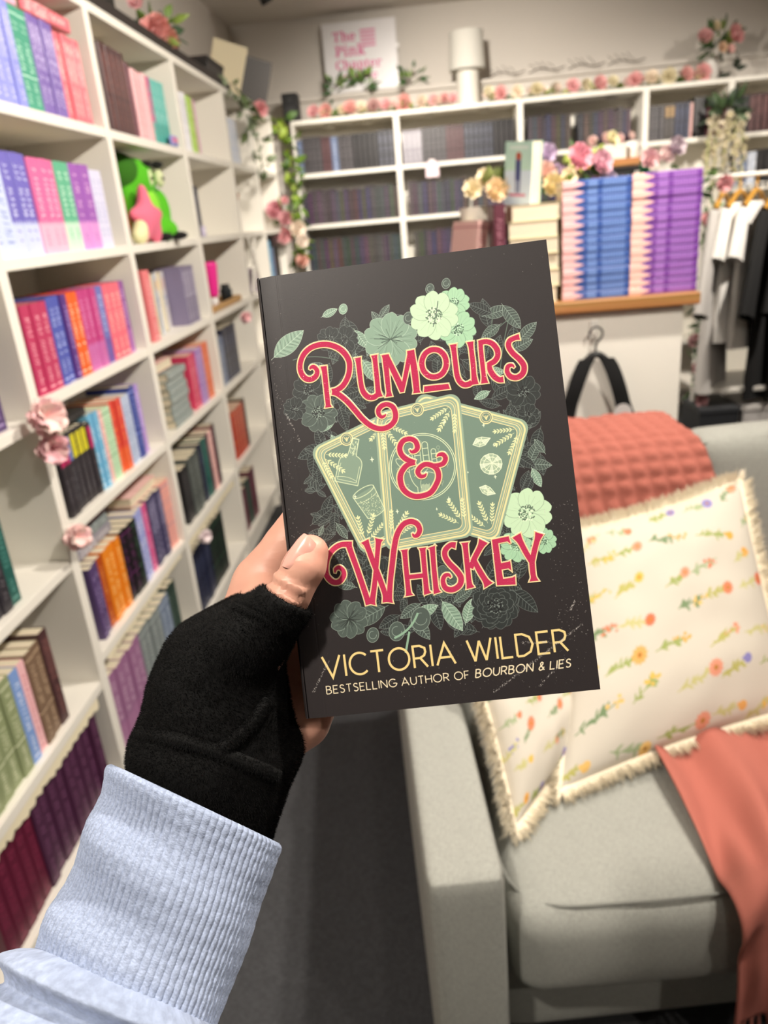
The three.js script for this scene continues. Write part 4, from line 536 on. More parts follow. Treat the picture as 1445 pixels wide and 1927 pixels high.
// ---------- clothes rail ----------
{ const z = -4.2, gold = new THREE.MeshPhysicalMaterial({ color: rgb(214, 160, 70), metalness: 0.35, roughness: 0.35 }), o = thing('clothes_rail', 'white clothes rail with a lower shelf beside the counter', 'clothes rail', [2.28, 0, z]), wm = mat(rgb(222, 218, 210), 0.45);
  for (const x of [0.0, 0.95]) part('post', new THREE.CylinderGeometry(0.012, 0.012, 1.46, 16).translate(x, 0.73, -0.02), wm, o);
  part('rail', new THREE.CylinderGeometry(0.011, 0.011, 0.98, 16).rotateZ(Math.PI / 2).translate(0.475, 1.45, -0.02), wm, o); part('lower_shelf', rbox(0.98, 0.022, 0.42, 0.003, 0.475, 0.41, -0.05), wm, o); for (const x of [0, 0.95]) part('foot', rbox(0.03, 0.03, 0.5, 0.006, x, 0.015, -0.03), wm, o);
  // garments: each a shell hanging from a golden hanger
  const shirtCloth = (c) => new THREE.MeshPhysicalMaterial({ color: c, roughness: 0.92, sheen: 0.2, side: THREE.DoubleSide });
  function garment(name, label, x, yaw, w, top, len, sleeve, colour, seed, print) {
    const s = thing(name, label, 'clothing', [x, top, z - 0.02], yaw, undefined), f = rng(seed), pos = [], idx = [], nu = 40, nv = 26;
    for (let j = 0; j <= nv; j++) { const q = j / nv; for (let i = 0; i <= nu; i++) { const a = i / nu * 2 * Math.PI, hw = w / 2 * (q < 0.12 ? 0.45 + 0.55 * Math.sin(q / 0.12 * Math.PI / 2) : 1 + 0.06 * q), fold = 0.012 * Math.sin(a * 4 + seed + q * 2) * q + 0.008 * Math.sin(a * 9 + seed * 2) * q; pos.push(Math.cos(a) * hw, -q * len, Math.sin(a) * (0.022 + 0.03 * q) + fold); } }
    for (let j = 0; j < nv; j++) for (let i = 0; i < nu; i++) { const a = j * (nu + 1) + i, b = a + nu + 1; idx.push(a, b, a + 1, b, b + 1, a + 1); }
    const g = new THREE.BufferGeometry(); g.setAttribute('position', new THREE.Float32BufferAttribute(pos, 3)); g.setIndex(idx); g.computeVertexNormals(); part('body', g, shirtCloth(colour), s, [0, -0.035, 0]);
    for (const k of [-1, 1]) { const t = new THREE.CylinderGeometry(0.055, 0.075, sleeve, 20, 6, true).scale(1, 1, 0.45).translate(0, -sleeve / 2, 0); part('sleeve', t, shirtCloth(colour), s, [k * w * 0.44, -0.07, 0], [0, 0, k * 0.35]); }
    part('hanger', merge([tube([[-w * 0.42, -0.055, 0], [0, 0.015, 0], [w * 0.42, -0.055, 0]], 0.013, 24, 8), tube([[0, 0.012, 0], [0, 0.05, 0], [0.018, 0.07, 0], [0.004, 0.092, 0], [-0.014, 0.078, 0]], 0.004, 24, 8)]), gold, s);
    if (print) part('print', new THREE.PlaneGeometry(0.13, 0.06, 8, 1).translate(0.02, -0.26, 0.052), mat('#d7a09c', 0.9), s);
  }
  garment('hanging_garment', 'long pale grey garment at the left end of the clothes rail', 2.37, 1.05, 0.44, 1.36, 0.92, 0.5, rgb(198, 194, 190), 1, false);
  garment('hanging_garment', 'white shirt with a faded pink print on the clothes rail', 2.45, 0.95, 0.46, 1.36, 0.66, 0.24, rgb(238, 235, 230), 2, true);
  garment('hanging_garment', 'plain white shirt behind the printed one on the clothes rail', 2.53, 0.95, 0.46, 1.36, 0.7, 0.24, rgb(240, 237, 232), 3, false);
  garment('hanging_garment', 'black garment next to the white shirts on the clothes rail', 2.63, 0.95, 0.48, 1.34, 0.95, 0.5, rgb(20, 20, 21), 4, false);
  garment('hanging_garment', 'black garment farthest right on the clothes rail', 2.74, 0.95, 0.48, 1.34, 0.95, 0.5, rgb(24, 24, 25), 5, false);
  const b1 = thing('storage_box', 'white box on the lower shelf under the clothes rail', 'box', [2.66, 0.03, z]); part('body', rbox(0.34, 0.26, 0.3, 0.004, 0, 0.13, 0), mat(rgb(206, 202, 200), 0.6), b1); part('lid', rbox(0.35, 0.03, 0.31, 0.004, 0, 0.275, 0), mat(rgb(216, 212, 208), 0.6), b1);
  const b2 = thing('storage_box', 'black crate standing under the left end of the rail', 'box', [2.36, 0.0, z + 0.02]); part('body', rbox(0.2, 0.3, 0.3, 0.004, 0, 0.15, 0), mat(rgb(38, 40, 44), 0.6), b2); part('rim', rbox(0.21, 0.03, 0.31, 0.004, 0, 0.31, 0), mat(rgb(52, 54, 58), 0.6), b2);
  vine('hanging_vine', 'vine with pink roses wound round the clothes rail post', 'vine', [V(2.31, 1.49, z + 0.05), V(2.26, 1.36, z + 0.06), V(2.28, 1.2, z + 0.05), V(2.31, 1.0, z + 0.06), V(2.26, 0.75, z + 0.05), V(2.27, 0.5, z + 0.05), V(2.3, 0.25, z + 0.05)], 100, [[0.06, 0.045, '#e58f9e', 0.05], [0.2, 0.045, '#e07d8e', -0.02], [0.42, 0.035, '#d98f96', 0.05], [0.5, 0.035, '#e08a9a', -0.01], [0.66, 0.04, '#e3a0a8', -0.03], [0.78, 0.035, '#c9808a', -0.02], [0.92, 0.042, '#e29aa6', 0.0]], 310, 0.1, [0.04, 0.075], ['#4c6a36', '#3d5a34', '#5f7e44', '#6d8f5a']);
  const sl = thing('string_lights', 'string of tiny white lights along the shelf above the clothes rail', 'lights', [2.84, 1.4, -5.372]); part('wire', tube([[0, 0, 0], [0.2, 0.008, 0], [0.4, -0.004, 0], [0.62, 0.004, 0]], 0.003, 40, 6), mat(rgb(226, 222, 214), 0.5), sl);
  for (let i = 0; i < 16; i++) part('bulb', new THREE.SphereGeometry(0.009, 10, 8), mat(rgb(246, 242, 232), 0.3), sl, [0.02 + i * 0.039, 0.006 * Math.sin(i * 2), 0.004]); }
// ---------- sofa ----------
const weave = canvasTexture(256, 256, (g) => { g.fillStyle = '#fff'; g.fillRect(0, 0, 256, 256); const f = rng(33); for (let y = 0; y < 64; y++) for (let x = 0; x < 64; x++) { const v = 190 + 60 * f(); g.fillStyle = `rgb(${v},${v},${v})`; g.fillRect(x * 4, y * 4, 3, 3); g.fillStyle = 'rgba(120,120,120,0.5)'; g.fillRect(x * 4 + 3, y * 4, 1, 4); } });
const sofaMat = new THREE.MeshPhysicalMaterial({ color: rgb(176, 177, 169), map: rep(weave, 12), bumpMap: rep(weave, 12), bumpScale: 0.0006, roughness: 0.95, sheen: 0.25 });
// rounded box with n divisions: r edge radius, bulge (metres) on top and front
function softBox(w, h, d, r, n = 14, bulge = [0, 0, 0], seed = 0, amp = 0) {
  const g = new THREE.BoxGeometry(1, 1, 1, n, n, n), p = g.attributes.position, hw = w / 2, hh = h / 2, hd = d / 2;
  for (let i = 0; i < p.count; i++) {
    const e = (t) => Math.sign(t) * (1 - Math.pow(1 - Math.abs(t), 1.6));
    const a = V(e(p.getX(i) * 2) * hw, e(p.getY(i) * 2) * hh, e(p.getZ(i) * 2) * hd), b = V(Math.max(-hw + r, Math.min(hw - r, a.x)), Math.max(-hh + r, Math.min(hh - r, a.y)), Math.max(-hd + r, Math.min(hd - r, a.z))), q = a.clone().sub(b);
    if (q.length() > 1e-6) q.setLength(Math.min(r, Math.max(q.length(), r * 0.0) > 0 ? r : 0)); const o = b.add(q), u = o.x / hw, v = o.y / hh, s = o.z / hd;
    o.y += Math.sign(v) * bulge[1] * Math.max(0, 1 - u * u) * Math.max(0, 1 - s * s) * Math.abs(v); o.z += Math.sign(s) * bulge[2] * Math.max(0, 1 - u * u) * Math.max(0, 1 - v * v) * Math.abs(s); o.x += Math.sign(u) * bulge[0] * Math.max(0, 1 - s * s) * Math.max(0, 1 - v * v) * Math.abs(u);
    if (amp) { const k = amp * noise3.noise(o.x * 7 + seed, o.y * 7, o.z * 7); o.addScaledVector(o.clone().normalize(), k); }
    p.setXYZ(i, o.x, o.y, o.z);
  }
  const m = mergeVertices((g.deleteAttribute('normal'), g.deleteAttribute('uv'), g), 1e-5); m.computeVertexNormals(); return metricUV(m);
}
const SY = 5.6 * Math.PI / 180, SO = V(0.812, 0, -0.79);   // the sofa's left front corner and its turn
const sofa = thing('sofa', 'light grey fabric sofa with square arms in front of the counter', 'sofa', SO.toArray(), SY);
const sp = (x, y, z) => V(x, y, z).applyAxisAngle(V(0, 1, 0), SY).add(SO);   // sofa frame to room
part('arm', softBox(0.112, 0.5, 1.12, 0.018, 16, [0.004, 0.002, 0.003]).translate(0.056, 0.305, -0.56), sofaMat, sofa);
part('arm', softBox(0.15, 0.5, 1.12, 0.018, 10, [0.004, 0.002, 0.003]).translate(1.95, 0.305, -0.56), sofaMat, sofa);
part('base', softBox(1.76, 0.2, 0.9, 0.02, 12, [0, 0, 0.004]).translate(0.995, 0.17, -0.57), sofaMat, sofa);
for (const x of [0.395, 1.0, 1.585]) { const c = part('seat_cushion', softBox(0.575, 0.19, 0.72, 0.05, 20, [0.004, 0.012, 0.012], x * 9, 0.003).translate(x + 0.02, 0.328, -0.405), sofaMat, sofa);
  part('piping', tube([[x - 0.262, 0.408, -0.41], [x - 0.256, 0.411, -0.12], [x - 0.215, 0.415, -0.072], [x - 0.1, 0.418, -0.056], [x + 0.1, 0.418, -0.056], [x + 0.255, 0.415, -0.072], [x + 0.296, 0.411, -0.12], [x + 0.3, 0.408, -0.41]], 0.0028, 50, 6), sofaMat, c); }
part('back_frame', softBox(1.76, 0.72, 0.16, 0.03, 14, [0, 0.002, 0.004]).translate(1.01, 0.46, -1.06), sofaMat, sofa);
for (const x of [0.42, 1.0, 1.6]) { const c = part('back_cushion', softBox(0.575, 0.5, 0.17, 0.05, 18, [0.004, 0.008, 0.02], x * 5, 0.003).rotateX(-0.16).translate(x + 0.02, 0.625, -0.9), sofaMat, sofa); part('piping', tube([[x - 0.25, 0.862, -0.87], [x + 0.02, 0.868, -0.862], [x + 0.29, 0.862, -0.87]], 0.003, 30, 6), sofaMat, c); }
for (const [x, z] of [[0.06, -0.08], [1.96, -0.08], [0.06, -1.04], [1.96, -1.04]]) part('foot', rbox(0.05, 0.06, 0.05, 0.004, x, 0.03, z), mat(rgb(46, 38, 32), 0.5), sofa);
// ---------- coral throw over the sofa ----------
{ const coral = new THREE.MeshPhysicalMaterial({ color: rgb(176, 102, 88), roughness: 0.95, sheen: 0.25, bumpMap: rep(weave, 14), bumpScale: 0.0012, side: THREE.DoubleSide });
  // rows run from the back edge of the backrest, over it, down and along the seat, over the front
  const path = [[-1.16, 0.5], [-1.15, 0.7], [-1.13, 0.845], [-1.04, 0.885], [-0.94, 0.885], [-0.86, 0.86], [-0.81, 0.78], [-0.78, 0.6], [-0.765, 0.47], [-0.7, 0.448], [-0.55, 0.447], [-0.4, 0.447], [-0.2, 0.445], [-0.065, 0.44], [-0.02, 0.415], [-0.008, 0.34], [-0.01, 0.2]];
  const left = [0.32, 0.32, 0.32, 0.32, 0.32, 0.33, 0.34, 0.38, 0.42, 0.44, 0.445, 0.445, 0.445, 0.445, 0.445, 0.45, 0.455], right = [0.72, 0.72, 0.72, 0.72, 0.72, 0.74, 0.76, 0.82, 0.88, 0.9, 0.94, 0.98, 1.0, 1.0, 1.0, 1.0, 1.0];
  const nv = 300, nu = 90, pos = [], idx = [], uv = [], cz = new THREE.CatmullRomCurve3(path.map(([z, y], i) => V(left[i], y, z))), cw = new THREE.CatmullRomCurve3(path.map(([z, y], i) => V(right[i], y, z)));
  const at = (u, v, out) => { const a = cz.getPoint(v), b = cw.getPoint(v), p = a.lerp(b, u), t = cz.getTangent(v), n = V(0, t.z, -t.y).normalize();
    const seat = Math.min(1, Math.max(0, (v - 0.45) * 6)), waf = 0.007 * (1 - seat) * Math.abs(Math.sin(u * 34) * Math.sin(v * 150)), f1 = seat * 0.02 * (Math.sin(u * 24 + v * 22 + 3 * noise3.noise(u * 3, v * 6, 1)) + 0.6 * Math.sin(u * 47 + v * 30 + 4 * noise3.noise(u * 4, v * 7, 7)) * noise3.noise(u * 2, v * 9, 4) * 2), f2 = 0.006 * noise3.noise(u * 7, v * 14, 3);
    return p.addScaledVector(n, 0.012 + waf + f1 + f2 + 0.006 * seat + out); };
  const uvs = (u, v) => uv.push(u * 0.5, v * 1.6);
  for (const out of [0.0, -0.006]) for (let j = 0; j <= nv; j++) for (let i = 0; i <= nu; i++) { const p = at(i / nu, j / nv, out); pos.push(p.x, p.y, p.z); uvs(i / nu, j / nv); }
  const N = (nv + 1) * (nu + 1); for (let s = 0; s < 2; s++) for (let j = 0; j < nv; j++) for (let i = 0; i < nu; i++) { const a = s * N + j * (nu + 1) + i, b = a + nu + 1; s ? idx.push(a, b, a + 1, b, b + 1, a + 1) : idx.push(a, a + 1, b, b, a + 1, b + 1); }
  for (let j = 0; j < nv; j++) for (const i of [0, nu]) { const a = j * (nu + 1) + i, b = a + nu + 1; idx.push(a, b, a + N, b, b + N, a + N); }
  for (let i = 0; i < nu; i++) { const a = nv * (nu + 1) + i; idx.push(a, a + 1, a + N, a + 1, a + 1 + N, a + N); }
  const g = new THREE.BufferGeometry(); g.setAttribute('position', new THREE.Float32BufferAttribute(pos, 3)); g.setAttribute('uv', new THREE.Float32BufferAttribute(uv, 2)); g.setIndex(idx); g.computeVertexNormals();
  const o = thing('throw_blanket', 'coral throw blanket draped over the sofa back and seat', 'blanket', SO.toArray(), SY); part('cloth', g, coral, o);
  const f = rng(9), tass = []; for (let i = 0; i < 46; i++) { const u = i / 45, p = at(u, 1, -0.003); tass.push(tube([[p.x, p.y + 0.004, p.z], [p.x + rr(-0.006, 0.006, f), p.y - 0.02, p.z + rr(-0.002, 0.008, f)], [p.x + rr(-0.01, 0.01, f), p.y - 0.05, p.z + rr(0, 0.012, f)]], 0.0032, 6, 5)); }
  const m = part('fringe', merge(tass), coral, o); m.userData.kind = 'stuff'; }
// ---------- floral cushions ----------
function wildflowers(seed, n) {
  return canvasTexture(1024, 1024, (g) => {
    g.fillStyle = '#c2bbae'; g.fillRect(0, 0, 1024, 1024); const f = rng(seed), greens = ['#8f9a5a', '#a8a45e', '#6f8460', '#b5b07a', '#93a07c'], heads = ['#cf6a4a', '#d69a44', '#d6aa50', '#7f7ab0', '#cf8a70', '#d9b066', '#cc7858', '#d39c58'];
    const rows = 7; for (let r = 0; r < rows; r++) for (let c = 0; c < 5; c++) {
      const x = (c + 0.25 + 0.5 * f() + (r % 2) * 0.4) * 1024 / 5 - 60, y = (r + 0.3 + 0.4 * f()) * 1024 / rows, a = -0.15 + (f() - 0.5) * 0.9, k = [0, 1, 2, 2, 3][Math.floor(f() * 5)], L = 90 + 80 * f();
      g.save(); g.translate(x, y); g.rotate(a); g.strokeStyle = greens[Math.floor(f() * 5)]; g.lineWidth = 5; g.beginPath(); g.moveTo(-L * 0.6, 12 * f()); g.quadraticCurveTo(0, 16 * (f() - 0.5), L * 0.6, 0); g.stroke();
      g.fillStyle = g.strokeStyle; for (let i = 0; i < 10 + 6 * f(); i++) { g.save(); g.translate(-L * 0.5 + L * 0.8 * f(), 2); g.rotate((f() - 0.5) * 2.4); g.beginPath(); g.ellipse(12, 0, 14 + 8 * f(), 4 + 3 * f(), 0, 0, 7); g.fill(); g.restore(); }
      const col = heads[Math.floor(f() * heads.length)];
      if (k < 2) { const R = 22 + 14 * f(); g.fillStyle = col; for (let i = 0; i < 11; i++) { const b = i / 11 * 6.283; g.beginPath(); g.ellipse(L * 0.62 + Math.cos(b) * R * 0.6, Math.sin(b) * R * 0.6, R * 0.5, R * 0.24, b, 0, 7); g.fill(); } g.fillStyle = '#a3702c'; g.beginPath(); g.arc(L * 0.62, 0, R * 0.3, 0, 7); g.fill(); }
      else if (k === 2) { g.fillStyle = col; for (let i = 0; i < 9; i++) { g.beginPath(); g.arc(L * (0.05 + 0.6 * f()), (f() - 0.5) * 40, 4 + 5 * f(), 0, 7); g.fill(); } }
      else { g.fillStyle = col; g.beginPath(); g.arc(L * 0.62, 0, 20, 0, 7); g.fill(); g.beginPath(); g.ellipse(L * 0.5, -4, 16, 8, 0.6, 0, 7); g.fill(); }
      g.restore();
    } });
}
function pillow(label, tl, tr, bl, br, thick, seed) {         // four corners where the slouching cushion rests
  const c = tl.clone().add(tr).add(bl).add(br).multiplyScalar(0.25), o = thing('cushion', label, 'cushion', c.toArray()), X = tr.clone().add(br).sub(tl).sub(bl).normalize(), Y0 = tl.clone().add(tr).sub(bl).sub(br).normalize(), Z = X.clone().cross(Y0).normalize(), Y = Z.clone().cross(X), w = 1, h = 1;
  o.quaternion.setFromRotationMatrix(new THREE.Matrix4().makeBasis(X, Y, Z)); const inv = o.quaternion.clone().invert(), [qa, qb, qc, qd] = [tl, tr, bl, br].map((p) => p.clone().sub(c).applyQuaternion(inv));
  const place = (u, v) => { const a = qc.clone().lerp(qd, (u + 1) / 2), b = qa.clone().lerp(qb, (u + 1) / 2); return a.lerp(b, (v + 1) / 2); };
  const n = 48, pos = [], uv = [], idx = [], f = rng(seed), out = (u, v) => 1 - 0.07 * (1 - Math.pow(Math.abs(u), 2)) * Math.pow(Math.abs(v), 3) - 0.0;
  const P = (u, v, s) => { const uu = u * (1 - 0.05 * Math.pow(Math.abs(u), 3) * (1 - v * v)), vv = v * (1 - 0.05 * Math.pow(Math.abs(v), 3) * (1 - u * u)), q = Math.pow(Math.max(0, (1 - Math.pow(Math.abs(u), 2.6)) * (1 - Math.pow(Math.abs(v), 2.6))), 0.55), b = place(uu, vv); return [b.x, b.y, b.z + s * (thick / 2 * q + 0.006 * noise3.noise(u * 3 + seed, v * 3, s) * q + 0.0015)]; };
  for (const s of [1, -1]) for (let j = 0; j <= n; j++) for (let i = 0; i <= n; i++) { const u = i / n * 2 - 1, v = j / n * 2 - 1; pos.push(...P(u, v, s)); uv.push((u + 1) / 2, (v + 1) / 2); }
  const N = (n + 1) * (n + 1); for (let s = 0; s < 2; s++) for (let j = 0; j < n; j++) for (let i = 0; i < n; i++) { const a = s * N + j * (n + 1) + i, b = a + n + 1; s ? idx.push(a, b, a + 1, b, b + 1, a + 1) : idx.push(a, a + 1, b, b, a + 1, b + 1); }
  const g = new THREE.BufferGeometry(); g.setAttribute('position', new THREE.Float32BufferAttribute(pos, 3)); g.setAttribute('uv', new THREE.Float32BufferAttribute(uv, 2)); g.setIndex(idx); g.computeVertexNormals();
  part('cover', g, new THREE.MeshPhysicalMaterial({ map: wildflowers(seed, 1), roughness: 0.95, sheen: 0.2, bumpMap: rep(weave, 3), bumpScale: 0.0004 }), o);
  // cut fringe all round
  const cream = mat(rgb(232, 222, 200), 0.95, { side: THREE.DoubleSide }), list = [], rim = [];
  const edge = (s) => { const k = Math.floor(s * 4) % 4, t = (s * 4 % 1) * 2 - 1; return k === 0 ? [t, -1] : k === 1 ? [1, t] : k === 2 ? [-t, 1] : [-1, -t]; };
  for (let i = 0; i < 4200; i++) { const [u, v] = edge((i + f()) / 4200), [x, y, zq] = P(u, v, 1), d = V(Math.abs(u) > 0.97 ? Math.sign(u) : u * 0.15, Math.abs(v) > 0.97 ? Math.sign(v) : v * 0.15, rr(-0.7, 1.1, f)).normalize(), L = rr(0.02, 0.034, f), side = V(-d.y, d.x, 0).normalize().multiplyScalar(0.0016), b = V(x, y, zq + rr(-0.004, 0.003, f)), t = b.clone().addScaledVector(d, L).add(V(rr(-0.004, 0.004, f), rr(-0.004, 0.004, f), 0)), gg = new THREE.BufferGeometry(), m = b.clone().lerp(t, 0.5).add(V(0, 0, 0.003)); gg.setAttribute('position', new THREE.Float32BufferAttribute([b.x - side.x, b.y - side.y, b.z, b.x + side.x, b.y + side.y, b.z, m.x, m.y, m.z, m.x, m.y, m.z, b.x + side.x, b.y + side.y, b.z, t.x + side.x, t.y + side.y, t.z, m.x, m.y, m.z, t.x, t.y, t.z, b.x - side.x, b.y - side.y, b.z], 3)); gg.computeVertexNormals(); gg.setAttribute('uv', new THREE.Float32BufferAttribute(new Float32Array(18), 2)); list.push(gg); }
  part('fringe', merge(list), cream, o).userData.kind = 'stuff';
  const pts = []; for (let i = 0; i < 120; i++) { const [u, v] = edge(i / 120), [x, y, zq] = P(u, v, 1); pts.push(V(x, y, zq - 0.0015)); } part('piping', new THREE.TubeGeometry(new THREE.CatmullRomCurve3(pts, true), 240, 0.0065, 7, true), cream, o);
  return o;
}
{ pillow('cream cushion printed with wildflowers leaning in front on the sofa', atDepth(1072, 1003, 1.62), atDepth(1392, 905, 1.64), onY(1050, 1492, 0.445), onY(1495, 1335, 0.465), 0.13, 411);
  const bl2 = onY(968, 1562, 0.44), tl2 = atDepth(880, 1215, 1.44), br2 = onY(1110, 1375, 0.46);
  pillow('partly hidden wildflower cushion tucked between the front cushion and the sofa arm', tl2, tl2.clone().add(br2).sub(bl2), bl2, br2, 0.11, 412);
  const t = thing('fabric_tag', 'small white care tag at the corner between the cushions', 'tag', onY(1046, 1478, 0.45).toArray()); part('label', rbox(0.02, 0.016, 0.002, 0.0008), mat(rgb(240, 240, 244), 0.7), t, [0, 0, 0], [-0.4, 0, 0.3]); part('loop', rbox(0.008, 0.012, 0.001, 0.0004, 0, 0.01, -0.001), mat(rgb(230, 226, 220), 0.8), t, [0, 0, 0], [-0.4, 0, 0.3]); }
// ---------- the printed cover: lettering strokes [x, y, width], filled letter shapes and botanical motifs, in 1334 x 2048 cover units ----------
const COVER_STROKES = [
  [[194,452,6],[201,444,15],[215,444,19],[227,463,21],[220,485,23],[199,498,24],[175,495,25],[157,475,24],[150,443,23],[158,407,23],[178,376,24],[214,352,24],[264,345,25],[312,357,25],[353,387,26],[377,431,25],[377,472,24],[364,511,24],[337,547,24],[307,563,24],[285,567,25]],
  [[284,572,21],[308,580,24],[345,616,24],[380,665,24],[414,715,24],[451,750,24],[490,765,23],[527,759,24],[555,736,24],[563,706,24],[556,675,23],[534,658,21],[509,659,22],[489,675,22],[486,695,20],[497,711,16],[512,708,11],[519,701,5]],
  [[420,427,30],[421,449,23],[421,502,22],[422,556,22],[429,589,24],[448,613,25],[472,617,24],[488,609,23]],
  [[497,425,30],[498,450,22],[497,532,22],[496,590,23],[498,619,33]],
  [[820,504,24],[817,517,24],[811,530,24],[803,541,24],[793,550,24],[781,556,24],[769,559,24],[757,559,24],[744,556,24],[733,550,24],[724,541,24],[716,530,24],[711,517,24],[709,503,24],[709,489,24],[712,476,24],[718,463,24],[726,452,24],[736,443,24],[748,437,24],[760,434,24],[772,434,24],[785,437,24],[796,443,24],[805,452,24],[813,463,24],[818,476,24],[820,490,24],[820,504,24]],
  [[861,422,31],[861,448,23],[861,509,22],[862,562,23],[870,592,24],[888,611,24],[911,611,24],[925,603,22]],
  [[939,420,31],[940,446,22],[940,519,22],[938,576,23],[938,616,33]],
  [[986,422,20],[983,463,20],[982,536,20],[982,585,21],[982,616,33]],
  [[976,431,23],[1009,428,23],[1037,441,24],[1055,470,25],[1055,499,24],[1039,521,24],[1016,531,22],[1005,535,18]],
  [[1013,532,20],[1014,561,24],[1028,590,25],[1048,608,24],[1068,609,27]],
  [[1162,426,27],[1143,428,22],[1117,438,23],[1109,463,24],[1124,496,24],[1151,528,25],[1167,560,25],[1159,592,25],[1132,608,25],[1103,601,24],[1089,576,21],[1096,553,19],[1113,550,15],[1123,561,6]],
  [[204,1396,6],[209,1380,15],[227,1375,19],[243,1392,20],[241,1416,23],[219,1439,24],[189,1437,24],[166,1408,24],[165,1371,22],[178,1324,24],[207,1290,24],[246,1272,24],[296,1276,26]],
  [[281,1278,27],[288,1312,25],[308,1395,24],[334,1516,25],[341,1558,27]],
  [[354,1558,39],[360,1539,27],[374,1488,23],[394,1397,21],[412,1309,22],[419,1278,27],[423,1265,40]],
  [[357,1267,40],[365,1290,26],[385,1371,24],[407,1455,24],[421,1518,24],[422,1556,33]],
  [[434,1558,39],[439,1536,26],[452,1464,24],[470,1385,25],[489,1306,25],[509,1251,25],[541,1212,24],[577,1203,24],[604,1218,24],[612,1245,23],[600,1267,21],[584,1270,15],[577,1258,5]],
  [[532,1327,36],[532,1343,24],[530,1428,22],[529,1517,23],[530,1538,37]],
  [[615,1328,35],[615,1347,24],[613,1429,22],[611,1518,24],[614,1539,36]],
  [[531,1453,20],[614,1454,20]],
  [[657,1328,36],[659,1345,24],[656,1434,22],[655,1519,24],[658,1540,36]],
  [[766,1334,29],[743,1330,23],[717,1350,24],[713,1380,24],[729,1413,25],[757,1449,26],[773,1483,26],[763,1515,25],[730,1532,25],[699,1522,24],[690,1491,21],[700,1467,19],[718,1463,15],[728,1476,6]],
  [[809,1326,36],[809,1344,24],[808,1427,23],[807,1507,24],[810,1534,37]],
  [[893,1328,44],[876,1354,27],[843,1403,24],[821,1444,24]],
  [[842,1414,22],[860,1461,25],[882,1508,27],[893,1531,46]],
  [[1044,1320,42],[1058,1352,26],[1077,1401,24],[1098,1447,24]],
  [[1147,1322,39],[1134,1351,25],[1116,1397,24],[1099,1447,24]],
  [[1099,1443,25],[1097,1491,24],[1098,1516,25],[1098,1534,42]],
  [[609,877,4],[617,887,14],[634,884,20],[645,869,23],[639,842,23],[616,827,22],[585,832,23],[566,857,24],[567,890,24],[589,918,24],[626,937,20]],
  [[626,939,18],[589,945,23],[559,975,25],[550,1010,26],[559,1052,25],[588,1082,24],[627,1093,24],[679,1083,24],[713,1044,24],[726,1011,24],[721,978,24],[700,959,23],[671,951,22],[646,963,23],[634,982,23],[643,1002,19],[661,1003,15],[672,993,4]],
  [[683,953,15],[718,961,18],[751,958,22],[766,936,22],[757,916,20],[738,915,14],[728,922,4]],
];
const COVER_SHAPES = [
  [[245,446],[273,446],[273,471],[270,625],[276,637],[245,637],[249,624],[249,468]],
  [[530,430],[563,428],[567,443],[610,563],[648,441],[649,425],[682,423],[682,441],[687,528],[685,613],[689,622],[654,622],[658,610],[657,485],[613,610],[596,610],[557,487],[554,597],[558,622],[527,623],[533,606],[533,443]],
  [[708,596],[818,598],[823,622],[703,623]],
  [[932,1327],[1008,1320],[1014,1355],[1000,1342],[958,1346],[960,1437],[990,1435],[1002,1432],[1003,1476],[991,1464],[959,1466],[961,1509],[1004,1507],[1016,1502],[1014,1540],[931,1535],[931,1521]],
];
